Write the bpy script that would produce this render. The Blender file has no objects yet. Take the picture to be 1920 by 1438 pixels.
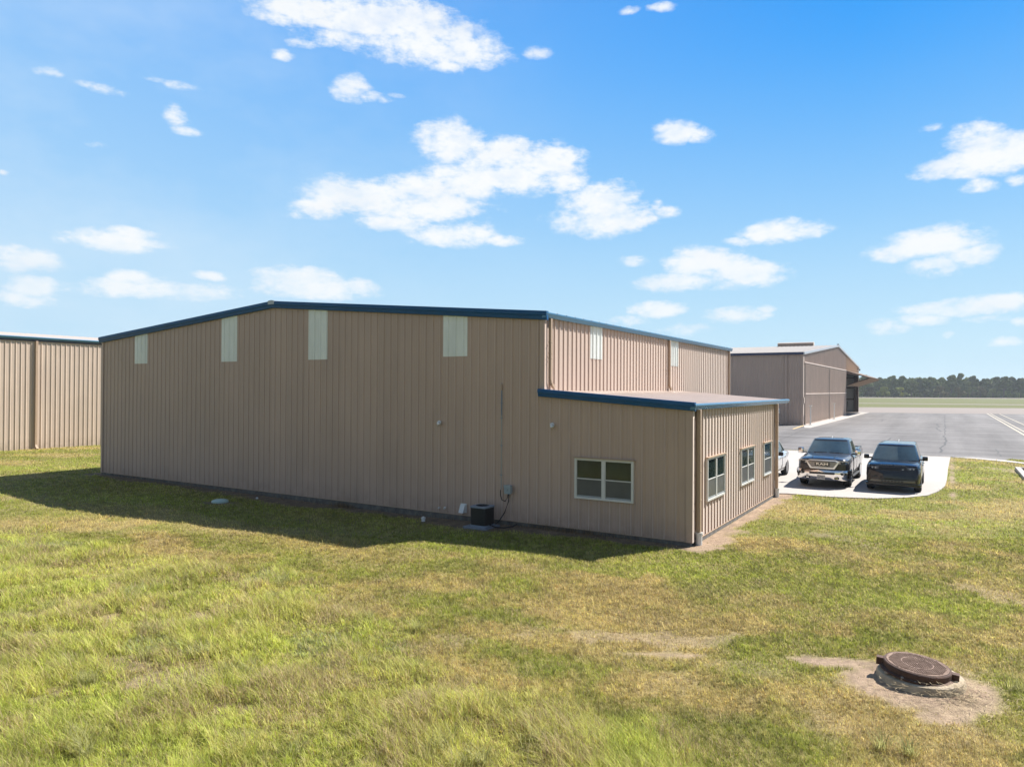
import bpy, bmesh, math, random
import numpy as np
from mathutils import Vector, Matrix

S = bpy.context.scene
COL = S.collection
rad = math.radians
RNG = np.random.default_rng(7)
random.seed(5)

# ------------------------------------------------------------------ camera
CAM_H = 4.15
cam_d = bpy.data.cameras.new('camera')
cam = bpy.data.objects.new('camera', cam_d)
COL.objects.link(cam)
S.camera = cam
FPX = 1338.0
cam_d.sensor_width = 36.0
cam_d.sensor_fit = 'HORIZONTAL'
cam_d.lens = FPX / 1920 * 36.0
cam_d.clip_start = 0.1
cam_d.clip_end = 6000
_r = math.atan(.0057); _p = math.atan(9.5 / FPX)
_R = Vector((math.cos(_r), 0, math.sin(_r)))
_F = Vector((0, math.cos(_p), math.sin(_p)))
_U = _R.cross(_F).normalized(); _R = _F.cross(_U)
M = Matrix((( _R.x, _U.x, -_F.x, 0), (_R.y, _U.y, -_F.y, 0), (_R.z, _U.z, -_F.z, CAM_H), (0, 0, 0, 1)))
cam.matrix_world = M


def pixdir(x, y):
    d = _F * FPX + _R * (x - 960) - _U * (y - 719)
    return d.normalized()


# ------------------------------------------------------------------ site frame
TH = math.atan2(-.522, .853)
SO = Vector((4.77, 18.91, 0))
EU = Vector((math.cos(TH), math.sin(TH), 0)); EV = Vector((-math.sin(TH), math.cos(TH), 0))


def site(u, v, z=0.):
    return SO + EU * u + EV * v + Vector((0, 0, z))


# ------------------------------------------------------------------ exposure / world / sun
vs = S.view_settings
vs.view_transform = 'Standard'
vs.look = 'None'
vs.exposure = 1.0
vs.gamma = 1.0
try:
    S.cycles.use_denoising = True
    S.cycles.max_bounces = 6
    S.cycles.diffuse_bounces = 3
    S.cycles.glossy_bounces = 3
    S.cycles.transmission_bounces = 4
    S.cycles.caustics_reflective = False
    S.cycles.caustics_refractive = False
    S.cycles.sample_clamp_indirect = 6
    S.render.film_transparent = False
except Exception:
    pass
SUN_EL = rad(48.5)
_sh = Vector((-.873, -.487, 0)).normalized()          # direction shadows fall
to_sun = Vector((-_sh.x * math.cos(SUN_EL), -_sh.y * math.cos(SUN_EL), math.sin(SUN_EL)))
SUN_AZ = math.atan2(to_sun.x, to_sun.y)               # clockwise from +Y
sd = bpy.data.lights.new('sun', 'SUN')
sd.energy = 5.0
sd.angle = rad(.53)
sd.color = (1, .955, .88)
so = bpy.data.objects.new('sun', sd)
COL.objects.link(so)
so.rotation_euler = (-to_sun).to_track_quat('-Z', 'Y').to_euler()
so.location = to_sun * 200

CLOUDS = [
 (600,25,125,32,1),(700,38,150,48,1),(790,72,130,52,1),(880,95,85,32,.95),(525,30,55,18,.7),(640,70,90,26,.8),(760,30,90,40,.9),
 (530,105,26,14,.6),(570,82,45,12,.5),(1010,100,34,16,.55),(835,125,50,18,.6),
 (660,168,38,26,.85),(700,182,50,12,.6),(740,180,24,9,.45),
 (205,168,46,14,.55),(160,158,30,9,.3),(340,163,48,14,.5),(295,150,30,9,.3),(95,137,36,14,.3),(325,215,27,22,.65),(345,246,38,12,.5),
 (190,275,30,10,.3),(6,322,14,9,.7),
 (845,265,62,42,1),(930,290,80,36,1),(1030,305,75,36,1),(1060,335,50,28,.8),(880,345,120,34,1),(950,335,100,34,1),(800,350,90,30,1),(690,370,130,38,1),(790,385,130,32,1),
 (600,390,60,24,.9),(650,352,55,20,.8),(745,415,80,20,.85),(850,438,80,26,.95),(945,452,42,11,.7),(560,405,40,10,.5),
 (1130,385,80,42,1),(1110,415,85,30,1),(1185,410,52,22,.9),(1252,397,26,14,.55),(1235,385,14,12,.5),
 (1270,245,46,24,.95),(1310,250,32,18,.7),
 (1460,435,88,22,.95),(1385,450,42,12,.7),(1535,438,26,10,.5),
 (1320,495,80,30,.95),(1195,488,36,12,.7),(1390,515,80,26,.7),(1275,527,70,16,.65),(1300,475,45,20,.8),
 (1745,455,100,32,1),(1700,470,85,20,.9),(1830,480,58,26,.6),(1750,500,70,24,.65),
 (1840,265,70,36,1),(1850,300,110,34,1),(1760,318,58,20,.9),(1840,350,36,16,.85),(1905,280,60,40,.9),(1745,243,38,12,.4),(1905,340,26,14,.7),
 (1180,18,26,10,.55),(1242,12,34,13,.7),
 (210,450,105,20,.95),(250,437,60,14,.8),(45,485,78,24,1),(15,475,50,18,.8),(65,535,46,20,.65),(280,542,150,20,.55),(240,520,50,14,.45),(385,515,34,10,.5),
 (560,520,70,20,.8),(600,540,95,18,.85),(670,540,36,18,.7),(50,560,60,14,.4),
 (1230,578,56,13,.75),(1285,620,46,13,.45),(1385,590,54,14,.7),(1170,600,50,12,.4),(1430,582,28,8,.5),
 (1800,578,90,17,.8),(1890,563,55,16,.85),(1740,598,60,12,.6),(1655,612,44,16,.5),(1840,600,60,10,.4),(1775,628,14,8,.4),(1890,640,34,10,.35),(1915,605,20,10,.5),
 (1500,660,60,10,.3),
]


def build_world():
    w = bpy.data.worlds.new('World'); S.world = w; w.use_nodes = True
    nt = w.node_tree; N = nt.nodes; L = nt.links
    N.clear()
    out = N.new('ShaderNodeOutputWorld'); bg = N.new('ShaderNodeBackground'); bg.inputs[1].default_value = .05
    L.new(bg.outputs[0], out.inputs[0])
    sky = N.new('ShaderNodeTexSky'); sky.sky_type = 'NISHITA'; sky.sun_disc = False
    sky.sun_elevation = SUN_EL; sky.sun_rotation = SUN_AZ
    sky.air_density = 1.0; sky.dust_density = .9; sky.ozone_density = 1.6; sky.altitude = 0
    tc = N.new('ShaderNodeTexCoord')
    sep = N.new('ShaderNodeSeparateXYZ'); L.new(tc.outputs['Generated'], sep.inputs[0])

    def mth(op, a, b=None, c=None, clamp=False):
        n = N.new('ShaderNodeMath'); n.operation = op; n.use_clamp = clamp
        for i, q in enumerate((a, b, c)):
            if q is None: continue
            if isinstance(q, (int, float)): n.inputs[i].default_value = q
            else: L.new(q, n.inputs[i])
        return n.outputs[0]

    def vm(op, a, b=None):
        n = N.new('ShaderNodeVectorMath'); n.operation = op
        for i, q in enumerate((a, b)):
            if q is None: continue
            if isinstance(q, tuple): n.inputs[i].default_value = q
            else: L.new(q, n.inputs[i])
        return n.outputs[1] if op in ('LENGTH', 'DOT_PRODUCT') else n.outputs[0]
    az = mth('ARCTAN2', sep.outputs[0], sep.outputs[1])
    hyp = mth('SQRT', mth('ADD', mth('MULTIPLY', sep.outputs[0], sep.outputs[0]), mth('MULTIPLY', sep.outputs[1], sep.outputs[1])))
    el = mth('ARCTAN2', sep.outputs[2], hyp)
    cx = N.new('ShaderNodeCombineXYZ'); L.new(az, cx.inputs[0]); L.new(el, cx.inputs[1])
    # warp, finer towards the horizon
    mp = N.new('ShaderNodeCombineXYZ'); L.new(az, mp.inputs[0]); L.new(mth('MULTIPLY', el, 1.9), mp.inputs[1])

    def noise(scale, detail, rough, vec):
        n = N.new('ShaderNodeTexNoise'); n.inputs['Scale'].default_value = scale
        n.inputs['Detail'].default_value = detail; n.inputs['Roughness'].default_value = rough
        L.new(vec, n.inputs['Vector']); return n
    nw = noise(9, 3, .55, mp.outputs[0])
    wv = vm('MULTIPLY', vm('SUBTRACT', nw.outputs['Color'], (.5, .5, .5)), (.034, .015, 0))
    p = vm('ADD', cx.outputs[0], wv)
    fld = None
    for (x, y, rx, ry, a) in CLOUDS:
        if y > 500: a = min(1, a + .22); rx *= 1.15; ry *= 1.15
        d = pixdir(x, y)
        caz = math.atan2(d.x, d.y); cel = math.asin(d.z)
        d2 = pixdir(x + rx, y); d3 = pixdir(x, y - ry)
        sx = abs(math.atan2(d2.x, d2.y) - caz) * 1.14; sy = abs(math.asin(d3.z) - cel) * 1.16
        q = vm('MULTIPLY', vm('SUBTRACT', p, (caz, cel, 0)), (1 / sx, 1 / sy, 0))
        dd = vm('DOT_PRODUCT', q, q)
        f = mth('MULTIPLY_ADD', dd, -.80, .15 + a * .77)
        fld = f if fld is None else mth('MAXIMUM', fld, f)
    # loose clouds over the rest of the dome (outside the photographed sector)
    ng = noise(3.2, 2, .5, tc.outputs['Generated'])
    away = mth('MULTIPLY', mth('SUBTRACT', mth('ABSOLUTE', az), .78), 4, clamp=True)
    up = mth('SUBTRACT', 1, mth('MULTIPLY', mth('SUBTRACT', el, .55), 5, clamp=True))
    away2 = mth('MAXIMUM', away, mth('SUBTRACT', 1, up))
    g = mth('SUBTRACT', mth('MULTIPLY', mth('SUBTRACT', ng.outputs[0], .56), 6), mth('MULTIPLY', mth('SUBTRACT', 1, away2), 9))
    g = mth('MINIMUM', mth('MAXIMUM', g, -3), .9)
    fld = mth('MAXIMUM', fld, g)
    n2 = noise(17, 9, .66, mp.outputs[0])
    n3 = noise(60, 5, .62, mp.outputs[0])
    dens = mth('ADD', fld, mth('MULTIPLY', mth('SUBTRACT', n2.outputs[0], .515), 2.0))
    dens = mth('ADD', dens, mth('MULTIPLY', mth('SUBTRACT', n3.outputs[0], .5), .9))
    mr = N.new('ShaderNodeMapRange'); mr.interpolation_type = 'SMOOTHSTEP'
    mr.inputs['From Min'].default_value = .0; mr.inputs['From Max'].default_value = .85
    L.new(dens, mr.inputs['Value'])
    mask = mr.outputs[0]
    # faint high veil on the left
    nv = noise(2.4, 5, .6, mp.outputs[0])
    veil = mth('MULTIPLY', mth('SUBTRACT', nv.outputs[0], .42), 1.5, clamp=True)
    veil = mth('MULTIPLY', veil, mth('MULTIPLY', mth('SUBTRACT', .1, az), 1.5, clamp=True), clamp=True)
    # colour the clear sky
    SKYCOL = N.new('ShaderNodeMix'); SKYCOL.data_type = 'RGBA'; SKYCOL.blend_type = 'MULTIPLY'
    SKYCOL.inputs[0].default_value = 1
    L.new(sky.outputs[0], SKYCOL.inputs[6]); SKYCOL.inputs[7].default_value = (*SKY_TINT, 1)
    hs = N.new('ShaderNodeHueSaturation'); hs.inputs['Saturation'].default_value = SKY_SAT
    L.new(SKYCOL.outputs[2], hs.inputs['Color'])
    base = hs.outputs[0]
    er = N.new('ShaderNodeValToRGB'); er.color_ramp.interpolation = 'B_SPLINE'
    for i, (p_, c_) in enumerate(SKY_RAMP):
        e = er.color_ramp.elements[i] if i < 2 else er.color_ramp.elements.new(p_)
        e.position = p_; e.color = (*c_, 1)
    L.new(mth('DIVIDE', el, 1.5708, clamp=True), er.inputs[0])

    def mix(fac, a, b):
        n = N.new('ShaderNodeMix'); n.data_type = 'RGBA'
        if isinstance(fac, float): n.inputs[0].default_value = fac
        else: L.new(fac, n.inputs[0])
        for i, q in ((6, a), (7, b)):
            if isinstance(q, tuple): n.inputs[i].default_value = (*q, 1)
            else: L.new(q, n.inputs[i])
        return n.outputs[2]
    grad = vm('MULTIPLY', er.outputs[0], (10, 10, 10))
    left = mth('MULTIPLY', mth('SUBTRACT', .45, az), .55, clamp=True)
    grad = mix(mth('MULTIPLY', left, .75), grad, (5.6, 7.9, 10.0))
    # the half of the sky behind the camera, opposite the sun, stays a deeper blue
    front = mth('SUBTRACT', 1.0, mth('MULTIPLY', mth('SUBTRACT', mth('ABSOLUTE', mth('SUBTRACT', az, .3)), 1.2), 1.2, clamp=True))
    base = mix(mth('MULTIPLY', front, .93), base, grad)
    base = mix(veil, base, (8.2, 9.2, 10.0))
    # cloud colour: white with slightly grey thicker cores
    core = N.new('ShaderNodeMapRange'); core.inputs['From Min'].default_value = .5; core.inputs['From Max'].default_value = 1.5
    L.new(dens, core.inputs['Value'])
    ccol = mix(core.outputs[0], (9.3, 9.75, 10.1), (10.2, 10.1, 9.95))
    lowf = mth('MULTIPLY', mth('SUBTRACT', .22, el), 3.2, clamp=True)
    ccol = mix(mth('MULTIPLY', lowf, .55), ccol, (9.3, 9.5, 9.7))
    nsh = noise(7, 4, .55, vm('ADD', mp.outputs[0], (.0, .06, 0)))
    ccol = mix(mth('MULTIPLY', mth('SUBTRACT', nsh.outputs[0], .50), 2.2, clamp=True), ccol, (8.2, 8.7, 9.4))
    nop = noise(11, 4, .6, vm('ADD', mp.outputs[0], (3.1, 1.7, 0)))
    mask = mth('MULTIPLY', mask, mth('SUBTRACT', 1.0, mth('MULTIPLY', mth('SUBTRACT', nop.outputs[0], .50), 1.6, clamp=True)))
    mfac = mth('MULTIPLY', mask, mth('SUBTRACT', .98, mth('MULTIPLY', lowf, .35)))
    fin = mix(mfac, base, ccol)
    L.new(fin, bg.inputs[0])


SKY_TINT = (1.0, 1.0, 1.0)
SKY_SAT = 1.2
SKY_RAMP = [(0, (.60, .83, .98)), (1, (.01, .07, .30)), (.06, (.54, .80, .98)), (.14, (.31, .64, 1.0)), (.24, (.08, .43, 1.0)), (.32, (.01, .34, 1.0)), (.45, (.015, .22, .72))]
build_world()


# ------------------------------------------------------------------ materials
def nodes_of(m):
    m.use_nodes = True
    nt = m.node_tree
    return nt, nt.nodes, nt.links, nt.nodes['Principled BSDF']


MATS = {}


def mat(name, col, rough=.6, metal=0., spec=.5, noise=0., nscale=8., coat=0., bump=0., bscale=40., col2=None, stretch=None, detail=6, ior=None):
    """principled material whose colour drifts with a noise in world space"""
    if name in MATS: return MATS[name]
    m = bpy.data.materials.new(name); MATS[name] = m
    nt, N, L, P = nodes_of(m)
    P.inputs['Roughness'].default_value = rough
    P.inputs['Metallic'].default_value = metal
    P.inputs['Specular IOR Level'].default_value = spec
    if ior: P.inputs['IOR'].default_value = ior
    if coat:
        P.inputs['Coat Weight'].default_value = coat
        P.inputs['Coat Roughness'].default_value = .04
    P.inputs['Base Color'].default_value = (*col, 1)
    if noise or col2:
        tc = N.new('ShaderNodeTexCoord'); mp = N.new('ShaderNodeMapping')
        L.new(tc.outputs['Object'], mp.inputs[0])
        if stretch: mp.inputs['Scale'].default_value = stretch
        n = N.new('ShaderNodeTexNoise'); n.inputs['Scale'].default_value = nscale; n.inputs['Detail'].default_value = detail
        n.inputs['Roughness'].default_value = .62
        L.new(mp.outputs[0], n.inputs['Vector'])
        cr = N.new('ShaderNodeValToRGB')
        c2 = col2 if col2 else tuple(c * (1 - noise) for c in col)
        c1 = col if col2 else tuple(min(1, c * (1 + noise)) for c in col)
        cr.color_ramp.elements[0].position = .3; cr.color_ramp.elements[1].position = .7
        cr.color_ramp.elements[0].color = (*c2, 1); cr.color_ramp.elements[1].color = (*c1, 1)
        L.new(n.outputs[0], cr.inputs[0]); L.new(cr.outputs[0], P.inputs['Base Color'])
    if bump:
        tc = N.new('ShaderNodeTexCoord')
        n = N.new('ShaderNodeTexNoise'); n.inputs['Scale'].default_value = bscale; n.inputs['Detail'].default_value = 5
        L.new(tc.outputs['Object'], n.inputs['Vector'])
        b = N.new('ShaderNodeBump'); b.inputs['Strength'].default_value = bump; b.inputs['Distance'].default_value = .02
        L.new(n.outputs[0], b.inputs['Height']); L.new(b.outputs[0], P.inputs['Normal'])
    return m


def siding(name, col, rough=.45, spec=.5, sheen=.85, panel=.915, dirt=.5, streak=.10):
    """painted ribbed siding: slight tone change from sheet to sheet, rain streaks, mud splash at the foot"""
    m = bpy.data.materials.new(name); MATS[name] = m
    nt, N, L, P = nodes_of(m)
    P.inputs['Roughness'].default_value = rough; P.inputs['Specular IOR Level'].default_value = spec
    P.inputs['Sheen Weight'].default_value = sheen; P.inputs['Sheen Roughness'].default_value = .45
    P.inputs['Sheen Tint'].default_value = (1, .93, .86, 1)
    tc = N.new('ShaderNodeTexCoord'); sp = N.new('ShaderNodeSeparateXYZ'); L.new(tc.outputs['Object'], sp.inputs[0])

    def mth(op, a, b=None, clamp=False):
        n = N.new('ShaderNodeMath'); n.operation = op; n.use_clamp = clamp
        for i, q in enumerate((a, b)):
            if q is None: continue
            if isinstance(q, (int, float)): n.inputs[i].default_value = q
            else: L.new(q, n.inputs[i])
        return n.outputs[0]
    t = mth('ADD', sp.outputs[0], sp.outputs[1])
    idx = mth('FLOOR', mth('DIVIDE', t, panel))
    wn = N.new('ShaderNodeTexWhiteNoise'); wn.noise_dimensions = '1D'; L.new(idx, wn.inputs['W'])
    lap = mth('LESS_THAN', mth('FRACT', mth('DIVIDE', t, panel)), .012)
    mp = N.new('ShaderNodeMapping'); mp.inputs['Scale'].default_value = (1, 1, .10); L.new(tc.outputs['Object'], mp.inputs[0])
    n1 = N.new('ShaderNodeTexNoise'); n1.inputs['Scale'].default_value = 5; n1.inputs['Detail'].default_value = 5; n1.inputs['Roughness'].default_value = .6; L.new(mp.outputs[0], n1.inputs[0])
    n2 = N.new('ShaderNodeTexNoise'); n2.inputs['Scale'].default_value = .45; n2.inputs['Detail'].default_value = 4; L.new(tc.outputs['Object'], n2.inputs[0])
    v = mth('ADD', .96, mth('MULTIPLY', mth('SUBTRACT', wn.outputs[0], .5), .06))
    v = mth('ADD', v, mth('MULTIPLY', mth('SUBTRACT', n1.outputs[0], .5), streak * 2))
    v = mth('ADD', v, mth('MULTIPLY', mth('SUBTRACT', n2.outputs[0], .5), .22))
    v = mth('SUBTRACT', v, mth('MULTIPLY', lap, .16))
    sc = N.new('ShaderNodeVectorMath'); sc.operation = 'SCALE'; sc.inputs[0].default_value = col; L.new(v, sc.inputs[3])
    low = mth('MULTIPLY', mth('SUBTRACT', .75, sp.outputs[2]), 1.6, clamp=True)
    dn = N.new('ShaderNodeTexNoise'); dn.inputs['Scale'].default_value = 2.2; dn.inputs['Detail'].default_value = 7; dn.inputs['Roughness'].default_value = .7; L.new(tc.outputs['Object'], dn.inputs[0])
    df = mth('MULTIPLY', mth('MULTIPLY', low, mth('MULTIPLY', mth('SUBTRACT', dn.outputs[0], .35), 3, clamp=True)), dirt, clamp=True)
    mx = N.new('ShaderNodeMix'); mx.data_type = 'RGBA'; L.new(df, mx.inputs[0]); L.new(sc.outputs[0], mx.inputs[6]); mx.inputs[7].default_value = (.20, .145, .10, 1)
    L.new(mx.outputs[2], P.inputs['Base Color'])
    b = N.new('ShaderNodeBump'); b.inputs['Strength'].default_value = .12; b.inputs['Distance'].default_value = .02
    n3 = N.new('ShaderNodeTexNoise'); n3.inputs['Scale'].default_value = 2.5; n3.inputs['Detail'].default_value = 2; L.new(tc.outputs['Object'], n3.inputs[0])
    L.new(n3.outputs[0], b.inputs['Height']); L.new(b.outputs[0], P.inputs['Normal'])
    return m


M_wall = siding('tan_metal', (.470, .338, .272))
M_wall_old = siding('weathered_tan_metal', (.54, .42, .345), sheen=.4, streak=.22)
M_wall_h2 = siding('taupe_metal', (.52, .41, .35), sheen=.2)
M_gable_new = mat('warm_tan_metal', (.48, .36, .27), rough=.45, spec=.4, noise=.05, nscale=1)
M_lh = siding('pinkish_tan_metal', (.54, .43, .345), sheen=.4)
M_trimtan = mat('tan_trim_metal', (.40, .29, .205), rough=.4, spec=.5, noise=.06, nscale=3)
M_blue = mat('blue_trim_metal', (.003, .072, .20), rough=.42, spec=.3, noise=.10, nscale=2)
M_navy = mat('navy_trim_metal', (.012, .03, .10), rough=.4, spec=.5, noise=.1, nscale=2)
M_gutter = mat('blue_grey_gutter_metal', (.05, .16, .27), rough=.25, spec=.9, noise=.10, nscale=1.5, metal=.25)
M_lightcap = mat('pale_ridge_cap', (.42, .46, .50), rough=.4, noise=.08)
M_roof = mat('tan_roof_metal', (.41, .325, .27), rough=.35, spec=.6, noise=.10, nscale=1.2)
M_roof2 = mat('pale_roof_metal', (.185, .16, .142), rough=.55, spec=.3, noise=.08, nscale=.5)
M_skyl = mat('translucent_panel', (.76, .785, .755), rough=.35, spec=.5, noise=.10, nscale=2, stretch=(1, 1, .3))
M_found = mat('grey_concrete_foundation', (.135, .128, .118), rough=.9, noise=.5, nscale=3.5, bump=.4)
M_conc = mat('pale_concrete', (.37, .34, .315), rough=.85, noise=.06, nscale=1.2, bump=.15, bscale=60)
M_conc_far = mat('pink_concrete', (.205, .170, .148), rough=.9, noise=.06, nscale=.05)
M_white = mat('white_vinyl', (.62, .61, .58), rough=.4, noise=.03)
M_whitep = mat('white_pipe', (.66, .66, .64), rough=.4, noise=.04)
M_glass = mat('window_glass', (.018, .030, .026), rough=.06, spec=.5, noise=.3, nscale=1.6)
M_screen = mat('insect_screen', (.085, .088, .088), rough=.35, spec=.4, noise=.15, nscale=3)
M_blind = mat('window_sill_inside', (.30, .32, .33), rough=.6, noise=.05)
M_grey = mat('grey_enclosure', (.30, .35, .37), rough=.5, noise=.08)
M_cond = mat('galvanised_conduit', (.36, .38, .38), rough=.4, metal=.3, noise=.1)
M_black = mat('black_louvre_metal', (.012, .012, .013), rough=.5, noise=.2, nscale=20)
M_cable = mat('black_cable', (.02, .02, .022), rough=.6, noise=.1)
M_acgrey = mat('grey_painted_metal', (.20, .24, .30), rough=.45, noise=.08)
M_pad = mat('plastic_pad', (.16, .18, .21), rough=.7, noise=.12)
M_mint = mat('pale_green_plastic', (.38, .50, .44), rough=.5, noise=.08, nscale=4)
M_rust = mat('rusty_iron', (.29, .20, .15), rough=.75, spec=.35, col2=(.13, .075, .052), nscale=9, bump=.5, bscale=60)
M_rustd = mat('dark_rusty_iron', (.10, .048, .03), rough=.8, col2=(.04, .02, .015), nscale=7, bump=.4, bscale=40)
M_rimconc = mat('worn_concrete', (.46, .38, .28), rough=.95, col2=(.26, .21, .15), nscale=7, bump=.6, bscale=30)
M_inside = mat('hangar_inside', (.30, .30, .30), rough=.7, noise=.1)
M_steel = mat('dark_red_steel', (.045, .02, .018), rough=.6, noise=.15)
M_tyre = mat('tyre_rubber', (.012, .012, .012), rough=.75, spec=.3, noise=.15, nscale=12)
M_chrome = mat('chrome', (.82, .80, .78), rough=.10, metal=1., noise=.02)
M_satin = mat('satin_chrome', (.86, .84, .80), rough=.34, metal=.55, noise=.02)
M_rim = mat('alloy_rim', (.62, .62, .63), rough=.22, metal=.9, noise=.03)
M_rimd = mat('dark_alloy_rim', (.10, .10, .11), rough=.3, metal=.7, noise=.05)
M_plastic = mat('black_plastic', (.014, .014, .015), rough=.45, noise=.1)
M_navyp = mat('dark_blue_car_paint', (.020, .021, .027), rough=.3, metal=0., spec=.3, coat=.8, noise=.06)
M_blackp = mat('black_car_paint', (.005, .006, .010), rough=.25, spec=.2, coat=.75, noise=.05)
M_silverp = mat('silver_car_paint', (.55, .56, .57), rough=.3, metal=.35, coat=1., noise=.03)
M_cglass = mat('tinted_windscreen', (.045, .075, .09), rough=.05, ior=1.75, spec=.65, noise=.35, nscale=1.1)
M_cglassd = mat('tinted_side_glass', (.008, .011, .013), rough=.05, spec=.6, noise=.2)
M_lamp = mat('headlight_lens', (.50, .48, .46), rough=.12, spec=.8, noise=.5, nscale=14)
M_lampd = mat('smoked_headlight_lens', (.13, .14, .16), rough=.1, spec=.9, noise=.5, nscale=14)
M_plate = mat('number_plate_paint', (.55, .53, .50), rough=.5, noise=.05)
M_letter = mat('bright_letters', (.85, .82, .74), rough=.25, metal=.4, noise=.02)
M_ink = mat('dark_plate_ink', (.06, .07, .12), rough=.6, noise=.02)
M_yellow = mat('yellow_line_paint', (.60, .42, .18), rough=.85, noise=.15, nscale=5)
M_cream = mat('cream_line_paint', (.42, .37, .29), rough=.85, noise=.2, nscale=2)
M_crack = mat('crack_sealant', (.04, .04, .042), rough=.8, noise=.2)
M_bark = mat('bark', (.11, .09, .07), rough=.9, noise=.3, nscale=2)
M_straw = mat('dry_straw', (.44, .34, .20), rough=.9, noise=.2, nscale=5)
M_stone = mat('pale_stone', (.30, .25, .20), rough=.9, noise=.3, nscale=20)


# ------------------------------------------------------------------ mesh builder
class MB:
    def __init__(s): s.v = []; s.f = []; s.m = []; s.mi = 0

    def add(s, vs_, fs, mi=None):
        o = len(s.v); s.v += [tuple(p) for p in vs_]
        for f in fs: s.f.append(tuple(i + o for i in f)); s.m.append(s.mi if mi is None else mi)
        return s

    def box(s, a, b, mi=None):
        (x0, y0, z0), (x1, y1, z1) = a, b
        if x0 > x1: x0, x1 = x1, x0
        if y0 > y1: y0, y1 = y1, y0
        if z0 > z1: z0, z1 = z1, z0
        return s.add([(x0, y0, z0), (x1, y0, z0), (x1, y1, z0), (x0, y1, z0), (x0, y0, z1), (x1, y0, z1), (x1, y1, z1), (x0, y1, z1)],
                     [(3, 2, 1, 0), (4, 5, 6, 7), (0, 1, 5, 4), (1, 2, 6, 5), (2, 3, 7, 6), (3, 0, 4, 7)], mi)

    def cbox(s, a, b, c=.01, mi=None):
        """box with chamfered edges"""
        bm = bmesh.new(); bmesh.ops.create_cube(bm, size=1)
        a = Vector(a); b = Vector(b); ctr = (a + b) / 2; d = b - a
        for v in bm.verts: v.co = Vector((v.co.x * abs(d.x), v.co.y * abs(d.y), v.co.z * abs(d.z))) + ctr
        bmesh.ops.bevel(bm, geom=bm.edges[:], offset=c, segments=2, affect='EDGES', profile=.5)
        bm.verts.index_update()
        s.add([v.co[:] for v in bm.verts], [[v.index for v in f.verts] for f in bm.faces], mi); bm.free(); return s

    def beam(s, p, q, w, h, up=(0, 0, 1), mi=None):
        p = Vector(p); q = Vector(q); d = (q - p).normalized(); up = Vector(up)
        r = d.cross(up).normalized(); t = r.cross(d)
        r *= w / 2; t *= h / 2
        return s.add([p - r - t, p + r - t, p + r + t, p - r + t, q - r - t, q + r - t, q + r + t, q - r + t],
                     [(0, 1, 2, 3), (7, 6, 5, 4), (4, 5, 1, 0), (5, 6, 2, 1), (6, 7, 3, 2), (7, 4, 0, 3)], mi)

    def tube(s, pts, r, n=8, mi=None):
        pts = [Vector(p) for p in pts]; rings = []
        o = len(s.v)
        for i, p in enumerate(pts):
            d = (pts[min(i + 1, len(pts) - 1)] - pts[max(i - 1, 0)]).normalized()
            a = Vector((0, 0, 1)) if abs(d.z) < .9 else Vector((1, 0, 0))
            x = d.cross(a).normalized(); y = d.cross(x)
            rr = r[i] if isinstance(r, (list, tuple)) else r
            for k in range(n):
                t = 2 * math.pi * k / n
                s.v.append(tuple(p + x * rr * math.cos(t) + y * rr * math.sin(t)))
        mi = s.mi if mi is None else mi
        for i in range(len(pts) - 1):
            for k in range(n):
                a = o + i * n + k; b = o + i * n + (k + 1) % n
                s.f.append((a, b, b + n, a + n)); s.m.append(mi)
        s.f.append(tuple(o + k for k in range(n))[::-1]); s.m.append(mi)
        s.f.append(tuple(o + (len(pts) - 1) * n + k for k in range(n))); s.m.append(mi)
        return s

    def lathe(s, prof, n=24, c=(0, 0, 0), axis='z', mi=None, closed=False):
        o = len(s.v)
        for (r, z) in prof:
            for k in range(n):
                t = 2 * math.pi * k / n
                x, y = r * math.cos(t), r * math.sin(t)
                p = (x, y, z) if axis == 'z' else ((z, x, y) if axis == 'x' else (x, z, y))
                s.v.append((p[0] + c[0], p[1] + c[1], p[2] + c[2]))
        mi = s.mi if mi is None else mi
        m = len(prof)
        for i in range(m if closed else m - 1):
            for k in range(n):
                a = o + i * n + k; b = o + i * n + (k + 1) % n; j = ((i + 1) % m) * n
                s.f.append((a, b, o + j + (k + 1) % n, o + j + k)); s.m.append(mi)
        if not closed:
            if prof[0][0] > 1e-6: s.f.append(tuple(o + k for k in range(n))[::-1]); s.m.append(mi)
            if prof[-1][0] > 1e-6: s.f.append(tuple(o + (m - 1) * n + k for k in range(n))); s.m.append(mi)
        return s

    def prism(s, poly, d, mi=None):
        """extrude a 3D polygon by vector d"""
        d = Vector(d); n = len(poly)
        P = [Vector(p) for p in poly]
        return s.add(P + [p + d for p in P], [tuple(range(n))[::-1], tuple(range(n, 2 * n))] + [(i, (i + 1) % n, n + (i + 1) % n, n + i) for i in range(n)], mi)

    def ribbed(s, A, along, n, L, lo, hi, pitch=.305, prof=None, h=.032, phase=0., thick=True):
        """ribbed metal sheet: lo(t), hi(t) give the offset of the two rib ends"""
        A = Vector(A); along = Vector(along).normalized(); n = Vector(n).normalized()
        prof = prof or [(0, 0), (.028, 1), (.058, 1), (.086, 0), (.145, 0), (.15, .16), (.168, .16), (.173, 0), (.225, 0), (.23, .16), (.248, .16), (.253, 0)]
        ts = [0.]; os_ = [0.]
        k = 0
        while k * pitch - phase < L:
            for (a, b) in prof:
                t = k * pitch + a * pitch / .305 - phase
                if 0 < t < L: ts.append(t); os_.append(b * h)
            k += 1
        ts.append(L); os_.append(0.)
        o = len(s.v)
        for t, w in zip(ts, os_):
            base = A + along * t + n * w
            s.v.append(tuple(base + Vector(lo(t)))); s.v.append(tuple(base + Vector(hi(t))))
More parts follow.
